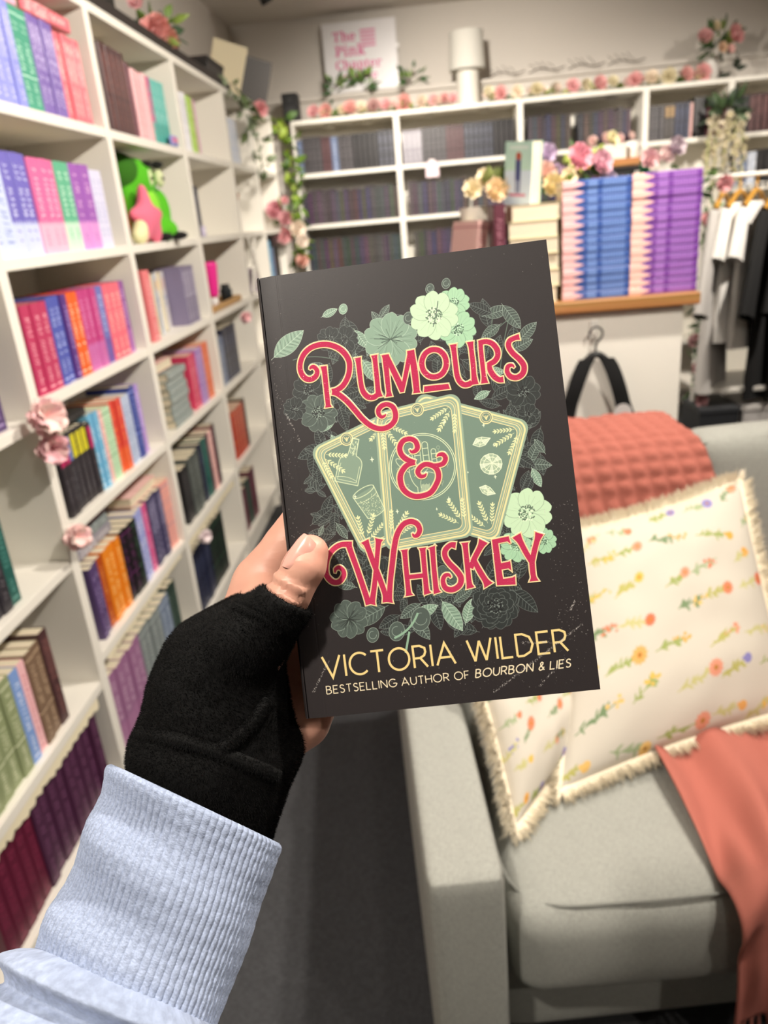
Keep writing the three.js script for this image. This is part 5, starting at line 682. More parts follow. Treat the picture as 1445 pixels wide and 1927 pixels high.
const COVER_PLANTS = [
  ['L',1023,297,127,-95,0], ['L',1078,299,118,-10,0], ['L',1001,275,110,-150,0], ['L',1139,332,127,60,0], ['L',1133,434,118,100,0], ['L',1036,385,98,150,0],
  ['L',1202,406,110,-40,0], ['L',1170,463,103,-20,0], ['L',527,257,74,-120,0], ['L',567,232,74,-50,0], ['L',612,268,64,-20,0], ['L',486,387,86,120,0],
  ['L',410,303,110,70,0], ['L',376,281,93,100,0], ['L',447,345,98,60,0], ['L',316,366,98,120,0], ['L',402,463,110,100,0], ['L',472,497,123,60,0],
  ['L',232,442,74,200,0], ['L',816,491,98,70,0], ['L',932,531,98,40,0], ['L',1036,569,88,10,0], ['L',1059,669,108,-20,0], ['L',994,710,88,200,0],
  ['L',963,669,74,160,0], ['L',1109,749,88,60,0], ['L',484,597,98,30,0], ['L',323,701,108,80,0], ['L',247,716,88,140,0], ['L',210,810,74,-60,0],
  ['L',273,806,83,-110,0], ['L',153,828,54,210,0], ['L',129,961,49,150,0], ['L',163,990,54,90,0], ['L',183,1029,49,40,0], ['L',130,1011,44,190,0],
  ['L',146,1124,49,200,0], ['L',178,1164,54,160,0], ['L',161,1199,49,120,0], ['L',227,1170,93,100,0], ['L',258,1211,83,60,0], ['L',1167,951,98,-60,0],
  ['L',1183,1013,108,10,0], ['L',1126,994,98,40,0], ['L',1164,1072,88,70,0], ['L',1123,1104,83,120,0], ['L',1194,930,74,-120,0], ['L',1045,1616,152,48,0],
  ['L',995,1538,98,30,0], ['L',790,1636,108,-70,0], ['L',715,1652,152,62,0], ['L',644,1645,123,80,0], ['L',565,1685,135,60,0], ['L',599,1615,113,-20,0],
  ['L',527,1608,108,150,0], ['L',331,1611,172,158,0], ['L',418,1693,74,190,0], ['L',775,1562,98,-30,0], ['L',240,1454,98,-160,0], ['L',283,1410,88,120,0],
  ['L',386,1372,123,-20,0], ['L',482,1383,113,20,0], ['L',818,1421,108,-40,0], ['L',701,1383,108,40,0], ['L',978,1487,108,20,0], ['L',1008,1442,88,-10,0],
  ['R',912,1625,108,0,0], ['O',176,546,74,10,0], ['O',210,657,88,20,1], ['O',104,624,54,0,0], ['O',1150,676,78,0,0], ['O',1161,780,49,0,0],
  ['P',244,1614,88,30,1], ['O',369,335,64,0,0], ['O',301,326,59,0,0], ['O',426,1438,83,0,0], ['O',687,1491,74,0,1], ['O',245,1320,74,0,0],
  ['P',580,362,123,0,2], ['L',110,322,176,-35,2], ['L',316,204,74,-20,2], ['B',379,195,24,0,2], ['B',672,276,29,0,1], ['B',785,155,24,0,1],
  ['B',861,140,24,0,1], ['B',344,1698,34,0,1], ['B',455,1693,44,0,1], ['B',570,1649,54,0,1], ['O',885,235,74,0,3], ['O',887,353,88,30,3],
  ['O',789,279,113,0,4], ['O',1036,1368,74,0,3], ['O',1162,1358,59,10,3], ['O',1103,1225,113,0,4],
];
function ribbon(pts, grow = 0) {                        // smooth stroke of varying width as a closed outline
  const P = []; const n = pts.length, cr = (a, b, c, d, t) => 0.5 * (2 * b + (c - a) * t + (2 * a - 5 * b + 4 * c - d) * t * t + (3 * b - a - 3 * c + d) * t * t * t);
  for (let i = 0; i < n - 1; i++) for (let k = 0; k < 10; k++) { const a = pts[Math.max(0, i - 1)], b = pts[i], c = pts[i + 1], d = pts[Math.min(n - 1, i + 2)], t = k / 10; P.push([cr(a[0], b[0], c[0], d[0], t), cr(a[1], b[1], c[1], d[1], t), cr(a[2], b[2], c[2], d[2], t)]); }
  P.push(pts[n - 1]);
  const L = [], Rr = [];
  P.forEach((p, i) => { const a = P[Math.max(0, i - 1)], b = P[Math.min(P.length - 1, i + 1)], dx = b[0] - a[0], dy = b[1] - a[1], l = Math.hypot(dx, dy) || 1, w = Math.max(1, p[2]) / 2 + grow; L.push([p[0] - dy / l * w, p[1] + dx / l * w]); Rr.push([p[0] + dy / l * w, p[1] - dx / l * w]); });
  return [...L, ...Rr.reverse()];
}
const trace = (g, pts) => { g.beginPath(); pts.forEach(([x, y], i) => i ? g.lineTo(x, y) : g.moveTo(x, y)); g.closePath(); };
function lettering(g, pink, cream, edge = 5) {
  const shapes = [...COVER_STROKES.map((s) => ribbon(s)), ...COVER_SHAPES];
  if (cream) { g.fillStyle = g.strokeStyle = cream; g.lineWidth = edge * 2; g.lineJoin = 'miter'; g.miterLimit = 3; for (const s of shapes) { trace(g, s); g.fill(); g.stroke(); } }
  if (pink) { g.fillStyle = pink; for (const s of shapes) { trace(g, s); g.fill(); } }
}
const MINT = [['#2b302f', '#747e79', '#151617'], ['#4d5953', '#9aac9f', '#232826'], ['#84a08c', '#bfd6c2', '#3d4f45'], ['#a3cda8', '#c9ecca', '#4f6a57'], ['#c3e0bb', '#e0f2d2', '#5d7460']];   // body, light lines, dark lines per tone
function inkLeaf(g, x, y, L, ang, tone, f) {
  const [c, l, d] = MINT[tone]; g.save(); g.translate(x, y); g.rotate(ang); const w = L * 0.23;
  g.fillStyle = c; g.beginPath(); g.moveTo(-L / 2, 0); g.bezierCurveTo(-L * 0.2, -w * 1.5, L * 0.2, -w * 1.1, L / 2, 0); g.bezierCurveTo(L * 0.2, w * 1.1, -L * 0.2, w * 1.5, -L / 2, 0); g.fill();
  g.save(); g.clip(); g.lineWidth = 1.6; for (let i = -8; i < 9; i++) { const a = i / 9 * L / 2; g.strokeStyle = i % 2 ? l : d; g.globalAlpha = 0.75; g.beginPath(); g.moveTo(a, 0); g.lineTo(a + L * 0.12, -w * (0.6 + 0.6 * f())); g.moveTo(a, 0); g.lineTo(a + L * 0.12, w * (0.6 + 0.6 * f())); g.stroke(); } g.restore();
  g.globalAlpha = 0.9; g.strokeStyle = l; g.lineWidth = 2.2; g.beginPath(); g.moveTo(-L * 0.6, 0); g.lineTo(L / 2, 0); g.stroke(); g.lineWidth = 1.6; g.beginPath(); g.moveTo(-L / 2, 0); g.bezierCurveTo(-L * 0.2, -w * 1.5, L * 0.2, -w * 1.1, L / 2, 0); g.bezierCurveTo(L * 0.2, w * 1.1, -L * 0.2, w * 1.5, -L / 2, 0); g.stroke(); g.restore();
}
function inkFlower(g, x, y, r, ang, tone, f, kind) {
  const [c, l, d] = MINT[tone]; g.save(); g.translate(x, y); g.rotate(ang);
  const layers = kind === 'R' ? 4 : 1;
  for (let k = 0; k < layers; k++) { const R = r * (1 - k * 0.23), n = kind === 'R' ? 8 - k : 5;
    for (let i = 0; i < n; i++) { const a = i / n * 6.283 + k * 0.5 + 0.1 * f(); g.save(); g.rotate(a);
      g.fillStyle = c; g.beginPath(); g.moveTo(0, 0); g.bezierCurveTo(R * 0.12, -R * 0.5, R * 0.72, -R * 0.74, R * 0.99, -R * 0.24); g.quadraticCurveTo(R * 0.98, -R * 0.06, R * 0.87, 0); g.quadraticCurveTo(R * 1.0, R * 0.08, R * 0.98, R * 0.26); g.bezierCurveTo(R * 0.72, R * 0.74, R * 0.12, R * 0.5, 0, 0); g.fill(); g.strokeStyle = tone > 2 ? d : l; g.globalAlpha = tone > 2 ? 0.5 : 0.75; g.lineWidth = 2; g.stroke();
      g.lineWidth = 1.3; for (let j = -3; j <= 3; j++) { g.strokeStyle = j % 2 ? d : l; g.globalAlpha = tone > 2 ? 0.22 : 0.5; g.beginPath(); g.moveTo(R * 0.25, j * R * 0.03); g.lineTo(R * (0.55 + 0.3 * f()), j * R * 0.12); g.stroke(); } g.restore(); } }
  if (kind !== 'P') { g.globalAlpha = 1; for (let i = 0; i < 110; i++) { const a = f() * 6.283, q = r * 0.34 * Math.sqrt(f()); g.fillStyle = i % 3 ? d : l; g.beginPath(); g.arc(Math.cos(a) * q, Math.sin(a) * q, r * 0.022 + 0.8, 0, 7); g.fill(); } }
  else { g.globalAlpha = 0.8; g.strokeStyle = d; g.lineWidth = 2.4; for (let i = 0; i < 22; i++) { const a = f() * 6.283, q = r * (0.25 + 0.4 * f()); g.beginPath(); g.moveTo(0, 0); g.lineTo(Math.cos(a) * q, Math.sin(a) * q); g.stroke(); } }
  g.restore();
}
const CARDS = [[[150, 818], [542, 683], [721, 1227], [341, 1333]], [[668, 615], [1166, 814], [957, 1349], [556, 1184]], [[465, 689], [865, 640], [852, 1303], [445, 1330]]];
function roundQuad(g, q, inset, rad) {
  const c = [0, 1].map((k) => q.reduce((s, p) => s + p[k], 0) / 4), e = q.map((p, i) => { const a = q[(i + 3) % 4], b = q[(i + 1) % 4], u = [a[0] - p[0], a[1] - p[1]], v = [b[0] - p[0], b[1] - p[1]], lu = Math.hypot(...u), lv = Math.hypot(...v); return [p[0] + (u[0] / lu + v[0] / lv) * inset, p[1] + (u[1] / lu + v[1] / lv) * inset]; });
  g.beginPath(); e.forEach((p, i) => { const a = e[(i + 3) % 4], b = e[(i + 1) % 4]; const m = [(a[0] + p[0]) / 2, (a[1] + p[1]) / 2]; if (!i) g.moveTo(...m); g.arcTo(p[0], p[1], b[0], b[1], rad); }); g.closePath();
}
function sprig(g, x, y, ang, L, col) { g.save(); g.translate(x, y); g.rotate(ang); g.fillStyle = g.strokeStyle = col; g.lineWidth = 2; g.beginPath(); g.moveTo(0, 0); g.lineTo(L, 0); g.stroke(); for (let i = 0; i < 6; i++) for (const s of [-1, 1]) { g.save(); g.translate(L * (0.12 + i * 0.15), 0); g.rotate(s * 0.62); g.beginPath(); g.ellipse(L * 0.1, 0, L * 0.085, L * 0.03, 0, 0, 7); g.fill(); g.restore(); } g.beginPath(); g.ellipse(L, 0, L * 0.09, L * 0.036, 0, 0, 7); g.fill(); g.restore(); }
const star = (g, x, y, r, col) => { g.fillStyle = col; g.beginPath(); for (let i = 0; i < 8; i++) { const a = i / 8 * 6.283 - 1.57, q = i % 2 ? r * 0.28 : r * (i % 4 ? 0.7 : 1); g.lineTo(x + Math.cos(a) * q, y + Math.sin(a) * q); } g.fill(); };
function playingCards(g) {
  const SAGE = '#92a993', FELT = '#71897a', FOIL = '#eedca2', DIM = '#a3b48f', f = rng(61);
  CARDS.forEach((q, k) => {
    roundQuad(g, q, 0, 46); g.fillStyle = SAGE; g.fill(); roundQuad(g, q, 13, 42); g.lineWidth = 8; g.strokeStyle = FOIL; g.stroke(); roundQuad(g, q, 24, 38); g.lineWidth = 3; g.strokeStyle = '#dcc88c'; g.stroke(); roundQuad(g, q, 32, 34); g.lineWidth = 3.5; g.strokeStyle = FOIL; g.stroke();
    roundQuad(g, q, k === 2 ? 46 : 44, 30); g.fillStyle = FELT; g.fill(); g.lineWidth = 3.5; g.strokeStyle = FOIL; g.stroke();
    const up = Math.atan2(q[0][1] - q[3][1], q[0][0] - q[3][0]), rt = Math.atan2(q[1][1] - q[0][1], q[1][0] - q[0][0]), L = (a, b, t) => [a[0] + (b[0] - a[0]) * t, a[1] + (b[1] - a[1]) * t];
    const m = L(q[0], q[1], [0.42, 0.62, 0.5][k]), mp = [m[0] - Math.cos(up) * 34, m[1] - Math.sin(up) * 34]; g.fillStyle = FELT; g.beginPath(); g.arc(...mp, 28, 0, 7); g.fill(); g.strokeStyle = FOIL; g.lineWidth = 5; g.stroke(); g.lineWidth = 2.5; g.beginPath(); g.arc(...mp, 20, 0, 7); g.stroke(); g.lineWidth = 4; g.beginPath(); for (const s of [-1, 0, 1]) { g.moveTo(mp[0], mp[1] + 11); g.quadraticCurveTo(mp[0] + s * 4, mp[1] - 2, mp[0] + s * 11, mp[1] - 9); } g.stroke();
    q.forEach((p, i) => { const c = L(p, q[(i + 2) % 4], i === 1 || i === 0 ? 0.1 : 0.11), inward = Math.atan2(q[(i + 2) % 4][1] - p[1], q[(i + 2) % 4][0] - p[0]); for (const d of [-0.5, 0.1, 0.6]) sprig(g, c[0] + 18 * Math.cos(inward + d * 2), c[1] + 18 * Math.sin(inward + d * 2), inward + d * 0.9, 104 - 20 * Math.abs(d), '#dfe3b0'); });
  });
  g.strokeStyle = '#dbe6bd'; g.lineJoin = 'round';
  // left card: bottle, glass; middle card: palm in a ring; right card: gems
  g.save(); g.translate(331, 908); g.rotate(0.32); g.lineWidth = 4; g.globalAlpha = 0.85; g.fillStyle = 'rgba(214,230,190,0.22)';
  g.beginPath(); g.moveTo(-16, -118); g.lineTo(16, -118); g.lineTo(17, -70); g.lineTo(20, -40); g.quadraticCurveTo(52, -30, 54, 0); g.lineTo(54, 92); g.lineTo(-54, 92); g.lineTo(-54, 0); g.quadraticCurveTo(-52, -30, -20, -40); g.lineTo(-17, -70); g.closePath(); g.fill(); g.stroke(); g.lineWidth = 2.5; g.strokeRect(-16, -116, 32, 44); g.beginPath(); g.moveTo(-44, 4); g.lineTo(-44, 80); g.lineTo(44, 80); g.lineTo(44, 4); g.moveTo(-50, 70); g.quadraticCurveTo(0, 54, 46, 74); g.stroke(); for (let i = 0; i < 26; i++) { g.beginPath(); const x = -14 + 28 * f(), y = -110 + 64 * f(); g.moveTo(x, y); g.lineTo(x + 8 * (f() - 0.5), y + 10); g.stroke(); } g.restore();
  g.save(); g.translate(397, 1090); g.rotate(-0.42); g.lineWidth = 4; g.globalAlpha = 0.85; g.fillStyle = 'rgba(214,230,190,0.2)'; g.beginPath(); g.ellipse(0, -52, 54, 17, 0, 0, 7); g.stroke(); g.beginPath(); g.moveTo(-54, -52); g.lineTo(-44, 66); g.quadraticCurveTo(0, 82, 44, 66); g.lineTo(54, -52); g.fill(); g.stroke(); g.lineWidth = 2.2; for (let i = 0; i < 110; i++) { const x = -46 + 92 * f(), y = -22 + 88 * f(); g.beginPath(); g.moveTo(x, y); g.lineTo(x + 12 * (f() - 0.5), y + 12 * (f() - 0.5)); g.stroke(); } g.beginPath(); g.moveTo(-51, -20); g.quadraticCurveTo(0, 0, 51, -20); g.stroke(); g.restore();
  g.save(); g.translate(659, 960); g.lineWidth = 3.5; for (const r of [152, 144]) { g.beginPath(); g.arc(0, 0, r, 0, 7); g.stroke(); } g.lineWidth = 3.5; g.globalAlpha = 0.85;
  const finger = (x, top, w, base) => { g.beginPath(); g.moveTo(x - w, base); g.lineTo(x - w, top + w); g.arc(x, top + w, w, Math.PI, 0); g.lineTo(x + w, base); g.stroke(); for (const t of [0.3, 0.62]) { g.beginPath(); g.moveTo(x - w, top + (base - top) * t); g.lineTo(x + w, top + (base - top) * t); g.stroke(); } };
  finger(-52, -62, 11, 0); finger(-18, -118, 13, -14); finger(20, -112, 13, -12); finger(56, -76, 11, 0);
  g.beginPath(); g.moveTo(-63, 0); g.quadraticCurveTo(-66, 60, -34, 92); g.lineTo(-34, 136); g.moveTo(67, 0); g.quadraticCurveTo(70, 62, 30, 96); g.lineTo(32, 136); g.moveTo(-63, 20); g.quadraticCurveTo(-110, -10, -118, -36); g.quadraticCurveTo(-122, -56, -100, -46); g.quadraticCurveTo(-70, -28, -60, -8); g.stroke(); g.lineWidth = 2.4; g.beginPath(); g.moveTo(-56, 10); g.quadraticCurveTo(0, -20, 62, 14); g.moveTo(-44, 40); g.quadraticCurveTo(10, 10, 58, 42); g.moveTo(-18, 96); g.quadraticCurveTo(-26, 40, 40, 0); for (let i = 0; i < 9; i++) { g.moveTo(-26 + i * 6, 132); g.lineTo(-12 + i * 4, 78 + 6 * f()); } g.stroke(); g.globalAlpha = 0.4; for (let i = 0; i < 8; i++) { const a = i / 8 * 6.283; g.beginPath(); g.arc(Math.cos(a) * 112, Math.sin(a) * 112, 7, 0, 7); g.moveTo(Math.cos(a) * 112, Math.sin(a) * 112 + 7); g.lineTo(Math.cos(a) * 112, Math.sin(a) * 112 + 17); g.stroke(); } g.restore();
  const gem = (x, y, s, a, round) => { g.save(); g.translate(x, y); g.rotate(a); g.fillStyle = 'rgba(222,236,200,0.45)'; g.strokeStyle = '#e6efcf'; g.lineWidth = 3; const n = round ? 14 : 6, P = []; for (let i = 0; i < n; i++) { const t = i / n * 6.283, r = s * (round ? 1 : [1.3, 0.8, 0.75, 1.05, 0.8, 0.7][i]); P.push([Math.cos(t) * r, Math.sin(t) * r * (round ? 0.95 : 0.85)]); } trace(g, P); g.fill(); g.stroke(); g.lineWidth = 1.8; const c = [s * 0.1, -s * 0.1]; P.forEach((p, i) => { g.beginPath(); g.moveTo(...c); g.lineTo(...p); g.stroke(); const q = P[(i + 2) % n]; g.beginPath(); g.moveTo(p[0] * 0.72, p[1] * 0.72); g.lineTo(q[0] * 0.72, q[1] * 0.72); g.stroke(); if (i % 3 === 0) { g.fillStyle = 'rgba(240,246,222,0.6)'; trace(g, [c, p, P[(i + 1) % n]]); g.fill(); } }); g.restore(); };
  gem(933, 879, 36, -0.25); gem(968, 985, 50, 0.1, true); gem(934, 1101, 33, 0.5);
  for (const [x, y, r] of [[432, 900, 15], [336, 1060, 12], [780, 770, 11], [700, 1160, 9], [760, 1120, 13], [955, 805, 12], [980, 1045, 12], [860, 1010, 7], [520, 1150, 13], [990, 900, 9], [545, 1170, 9]]) star(g, x, y, r, '#e6efcf');
}
// thin even-stroke capitals for the author line, on a unit cap height
const GLYPH = {
  A: [0.86, [[0, 0], [0.43, 1], [0.86, 0]], [[0.16, 0.34], [0.7, 0.34]]], B: [0.6, [[0, 0], [0, 1], [0.3, 1], [0.5, 0.88], [0.5, 0.66], [0.3, 0.54], [0, 0.54]], [[0.3, 0.54], [0.57, 0.4], [0.57, 0.14], [0.32, 0], [0, 0]]],
  C: [0.82, 'arc', 45, 315], D: [0.76, [[0, 0], [0, 1], [0.3, 1], [0.62, 0.84], [0.75, 0.5], [0.62, 0.16], [0.3, 0], [0, 0]]], E: [0.54, [[0.54, 1], [0, 1], [0, 0], [0.54, 0]], [[0, 0.52], [0.46, 0.52]]], F: [0.52, [[0.52, 1], [0, 1], [0, 0]], [[0, 0.5], [0.44, 0.5]]],
  G: [0.84, 'arc', 48, 350], H: [0.7, [[0, 0], [0, 1]], [[0.7, 0], [0.7, 1]], [[0, 0.52], [0.7, 0.52]]], I: [0.02, [[0.01, 0], [0.01, 1]]], L: [0.5, [[0, 1], [0, 0], [0.5, 0]]], N: [0.72, [[0, 0], [0, 1], [0.72, 0], [0.72, 1]]], O: [0.96, 'arc', 0, 360],
  R: [0.62, [[0, 0], [0, 1], [0.32, 1], [0.55, 0.88], [0.57, 0.7], [0.5, 0.54], [0.3, 0.44], [0, 0.44]], [[0.3, 0.44], [0.62, 0]]], S: [0.54, [[0.5, 0.86], [0.36, 0.98], [0.2, 0.99], [0.06, 0.88], [0.05, 0.7], [0.2, 0.57], [0.38, 0.49], [0.52, 0.36], [0.52, 0.15], [0.38, 0.02], [0.2, 0.01], [0.04, 0.12]]],
  T: [0.62, [[0, 1], [0.62, 1]], [[0.31, 1], [0.31, 0]]], U: [0.68, [[0, 1], [0, 0.34], [0.1, 0.1], [0.34, 0], [0.58, 0.1], [0.68, 0.34], [0.68, 1]]], V: [0.84, [[0, 1], [0.42, 0], [0.84, 1]]], W: [1.12, [[0, 1], [0.3, 0], [0.56, 0.92], [0.82, 0], [1.12, 1]]],
  '&': [0.66, [[0.66, 0], [0.2, 0.66], [0.18, 0.86], [0.32, 0.99], [0.46, 0.88], [0.42, 0.7], [0.1, 0.38], [0.04, 0.18], [0.18, 0.01], [0.4, 0.06], [0.62, 0.4]]],
};
function capitals(g, text, x0, y0, x1, y1, cap, lw, gap, slant = 0) {   // fits the line between two baseline points
  let w = 0; for (const c of text) w += c === ' ' ? 0.42 : GLYPH[c][0] + gap; w -= gap;
  const s = Math.hypot(x1 - x0, y1 - y0) / w; g.save(); g.translate(x0, y0); g.rotate(Math.atan2(y1 - y0, x1 - x0)); g.transform(1, 0, -slant, 1, 0, 0); g.lineWidth = lw; g.lineCap = 'butt'; g.lineJoin = 'miter'; let x = 0;
  for (const c of text) {
    if (c === ' ') { x += 0.42; continue; } const G = GLYPH[c];
    if (G[1] === 'arc') { const r = G[0] / 2; g.beginPath(); for (let a = G[2]; a <= G[3]; a += 5) { const t = a * Math.PI / 180, rx = c === 'O' ? 0.48 : 0.47; g.lineTo((x + rx + Math.cos(t) * rx) * s, -(0.5 + Math.sin(t) * 0.5) * cap); } if (c === 'G') { g.lineTo((x + 0.84) * s, -0.46 * cap); g.lineTo((x + 0.5) * s, -0.46 * cap); } g.stroke(); }
    else for (const line of G.slice(1)) { g.beginPath(); line.forEach(([u, v], i) => i ? g.lineTo((x + u) * s, -v * cap) : g.moveTo((x + u) * s, -v * cap)); g.stroke(); }
    x += G[0] + gap;
  } g.restore();
}
function authorLines(g, col, col2) {
  g.strokeStyle = col; capitals(g, 'VICTORIA WILDER', 100, 1871, 1213, 1862, 98, 10.5, 0.21);
  g.strokeStyle = col2; capitals(g, 'BESTSELLING AUTHOR OF', 104, 1944, 758, 1940, 35, 4.6, 0.24); capitals(g, 'BOURBON & LIES', 786, 1939, 1214, 1935, 36, 5.6, 0.24, 0.2);
}
const COVER_W = 1334, COVER_H = 2048, clampTex = (t) => { t.wrapS = t.wrapT = THREE.ClampToEdgeWrapping; return t; };
function scuffs(g, f, col) {                            // worn edge and crease lines printed/rubbed on the cover
  g.fillStyle = col; const dot = (x, y, s) => g.fillRect(x, y, s, s * (0.6 + f()));
  for (let i = 0; i < 240; i++) dot(20 + 110 * f() * f(), 380 + 1250 * f(), 1 + 3 * f()); for (let i = 0; i < 150; i++) dot(1180 + 130 * f(), 1180 + 620 * f(), 1 + 3 * f()); for (let i = 0; i < 170; i++) dot(400 + 900 * f(), 1780 + 230 * f(), 1 + 2.4 * f()); for (let i = 0; i < 120; i++) dot(1334 * f(), 2048 * f(), 1 + 1.8 * f());
  const crack = (x0, y0, x1, y1, n) => { for (let i = 0; i < n; i++) { const t = f(); dot(x0 + (x1 - x0) * t + 9 * (f() - 0.5), y0 + (y1 - y0) * t + 9 * (f() - 0.5), 1.5 + 3 * f()); } };
  crack(860, 2010, 1290, 1745, 260); crack(1060, 2010, 1180, 1900, 60); crack(1000, 1800, 1150, 1815, 60); crack(40, 1930, 130, 1790, 70); crack(60, 640, 110, 780, 60); crack(1240, 1680, 1270, 1640, 50);
}
const coverArt = clampTex(canvasTexture(COVER_W, COVER_H, (g, w, h) => {
  const f = rng(17); g.fillStyle = '#262122'; g.fillRect(0, 0, w, h);
  for (let i = 0; i < 170; i++) {                       // a dim wreath of foliage under everything
    const a = f() * 6.283, q = 0.72 + 0.36 * f(), x = 667 + Math.cos(a) * 500 * q, y = 985 + Math.sin(a) * 700 * q; if (y < 340 || y > 1720) continue; inkLeaf(g, x, y, 60 + 70 * f(), f() * 6.283, 0, f);
  }
  for (const [k, x, y, s, a, t] of COVER_PLANTS) { const r = a * Math.PI / 180; if (k === 'L') { const len = s * 1.05; inkLeaf(g, x, y, len, r, t ? t : f() < 0.12 ? 2 : f() < 0.4 ? 1 : 0, f); g.strokeStyle = MINT[1][0]; } else if (k === 'B') { g.fillStyle = MINT[t][0]; g.beginPath(); g.ellipse(x, y, s * 0.8, s, 0.3, 0, 7); g.fill(); g.strokeStyle = MINT[t][1]; g.lineWidth = 2; g.stroke(); g.beginPath(); g.arc(x, y, s * 0.5, 0, 5); g.stroke(); } else inkFlower(g, x, y, s, r, t, f, k); }
  g.strokeStyle = '#8db096'; g.lineWidth = 10; g.beginPath(); g.moveTo(560, 1620); g.quadraticCurveTo(520, 1700, 440, 1722); g.moveTo(512, 1700); g.lineTo(484, 1795); g.stroke();
  g.strokeStyle = '#5d6f63'; g.lineWidth = 4; for (const [x, y, u, v, p, q] of [[1010, 480, 1040, 380, 1060, 290], [1040, 400, 1120, 330, 1150, 340], [1060, 560, 1080, 460, 1120, 350], [120, 400, 230, 380, 330, 430], [780, 330, 800, 280, 815, 215]]) { g.beginPath(); g.moveTo(x, y); g.quadraticCurveTo(u, v, p, q); g.stroke(); }
  playingCards(g); lettering(g, '#bd365a', '#e8d5a2', 6); authorLines(g, '#ead08c', '#e8dab8'); scuffs(g, f, 'rgba(196,192,186,0.5)');
}));
const coverRough = clampTex(canvasTexture(COVER_W / 2, COVER_H / 2, (g, w, h) => { g.scale(0.5, 0.5); g.fillStyle = 'rgb(0,122,0)'; g.fillRect(0, 0, COVER_W, COVER_H); lettering(g, 'rgb(0,52,0)', 'rgb(0,60,0)', 6); }, false));
const coverRelief = clampTex(canvasTexture(COVER_W, COVER_H, (g) => { const f = rng(4); g.fillStyle = '#404040'; g.fillRect(0, 0, COVER_W, COVER_H); g.fillStyle = '#2a2a2a'; g.fillRect(84, 0, 7, COVER_H); lettering(g, '#d0d0d0', '#c4c4c4', 6); for (let i = 0; i < 9000; i++) { g.fillStyle = f() < 0.5 ? 'rgba(80,80,80,0.3)' : 'rgba(40,40,40,0.3)'; g.fillRect(COVER_W * f(), COVER_H * f(), 3, 3); } }, false));
const coverFace = new THREE.MeshPhysicalMaterial({ map: coverArt, roughness: 1, roughnessMap: coverRough, bumpMap: coverRelief, bumpScale: 0.00035 });
const coverDark = new THREE.MeshPhysicalMaterial({ color: rgb(38, 33, 34), roughness: 0.5 });
// ---------- the held book ----------
const BOOK_W = 0.129, BOOK_H = 0.198, BOOK_T = 0.021;
{ const tl = V(0.7865, EYE - 0.0213, -0.3547), tr = V(0.9154, EYE - 0.0156, -0.3594), bl = V(0.7997, EYE - 0.2044, -0.2805), ex = tr.clone().sub(tl).normalize(), n0 = ex.clone().cross(tl.clone().sub(bl)).normalize(), ey = n0.clone().cross(ex).normalize();
  const o = thing('book', 'black paperback with pink lettering and three playing cards, held up in the gloved hand', 'book', bl.toArray()); o.quaternion.setFromRotationMatrix(new THREE.Matrix4().makeBasis(ex, ey, n0));
  const face = new THREE.PlaneGeometry(BOOK_W, BOOK_H, 24, 24).translate(BOOK_W / 2, BOOK_H / 2, 0), p = face.attributes.position; for (let i = 0; i < p.count; i++) { const x = p.getX(i); p.setZ(i, -0.0011 * Math.pow(Math.max(0, 1 - x / 0.004), 2)); } face.computeVertexNormals();
  const c = part('front_cover', face, coverFace, o); part('cover_board', box(BOOK_W, BOOK_H, 0.0004, BOOK_W / 2, BOOK_H / 2, -0.0013), coverDark, o);
  part('pages', box(BOOK_W - 0.003, BOOK_H - 0.002, BOOK_T - 0.003, BOOK_W / 2 + 0.0008, BOOK_H / 2, -BOOK_T / 2), paperMat, o); part('back_cover', box(BOOK_W, BOOK_H, 0.0006, BOOK_W / 2, BOOK_H / 2, -BOOK_T), coverDark, o);
  part('spine', new THREE.CylinderGeometry(BOOK_T / 2, BOOK_T / 2, BOOK_H, 20, 1, true, Math.PI, Math.PI).scale(0.22, 1, 1).translate(0.0005, BOOK_H / 2, -BOOK_T / 2), new THREE.MeshPhysicalMaterial({ color: rgb(38, 33, 34), roughness: 0.5, side: THREE.DoubleSide }), o); }
// ---------- the person's hand, glove and sleeve ----------
const MM = 0.001;
function smoothUnion(k, list) { return (p) => { let s = 0; for (const d of list) s += Math.exp(-d(p) / k); return -k * Math.log(s + 1e-40); }; }
function capsule(a, b, ra, rb, flat = 1) {               // tapered; flat < 1 squeezes it along the lens axis
  const ab = b.clone().sub(a), L2 = ab.lengthSq(), t = V(0, 0, 0);
  return (p) => { t.copy(p).sub(a); let h = Math.max(0, Math.min(1, t.dot(ab) / L2)); t.addScaledVector(ab, -h); if (flat !== 1) { const z = t.dot(F); t.addScaledVector(F, z / flat - z); } return (t.length() - (ra + (rb - ra) * h)) * (flat < 1 ? 0.8 : 1); };
}
const J = (u, v, d) => atDepth(u, v, d);
function chain(pts, flat = 1) { const out = []; for (let i = 0; i < pts.length - 1; i++) { const [u, v, d, r] = pts[i], [u2, v2, d2, r2] = pts[i + 1]; out.push(capsule(J(u, v, d), J(u2, v2, d2), r * MM, r2 * MM, flat)); } return out; }
const wristC = [392, 1470, 0.356];
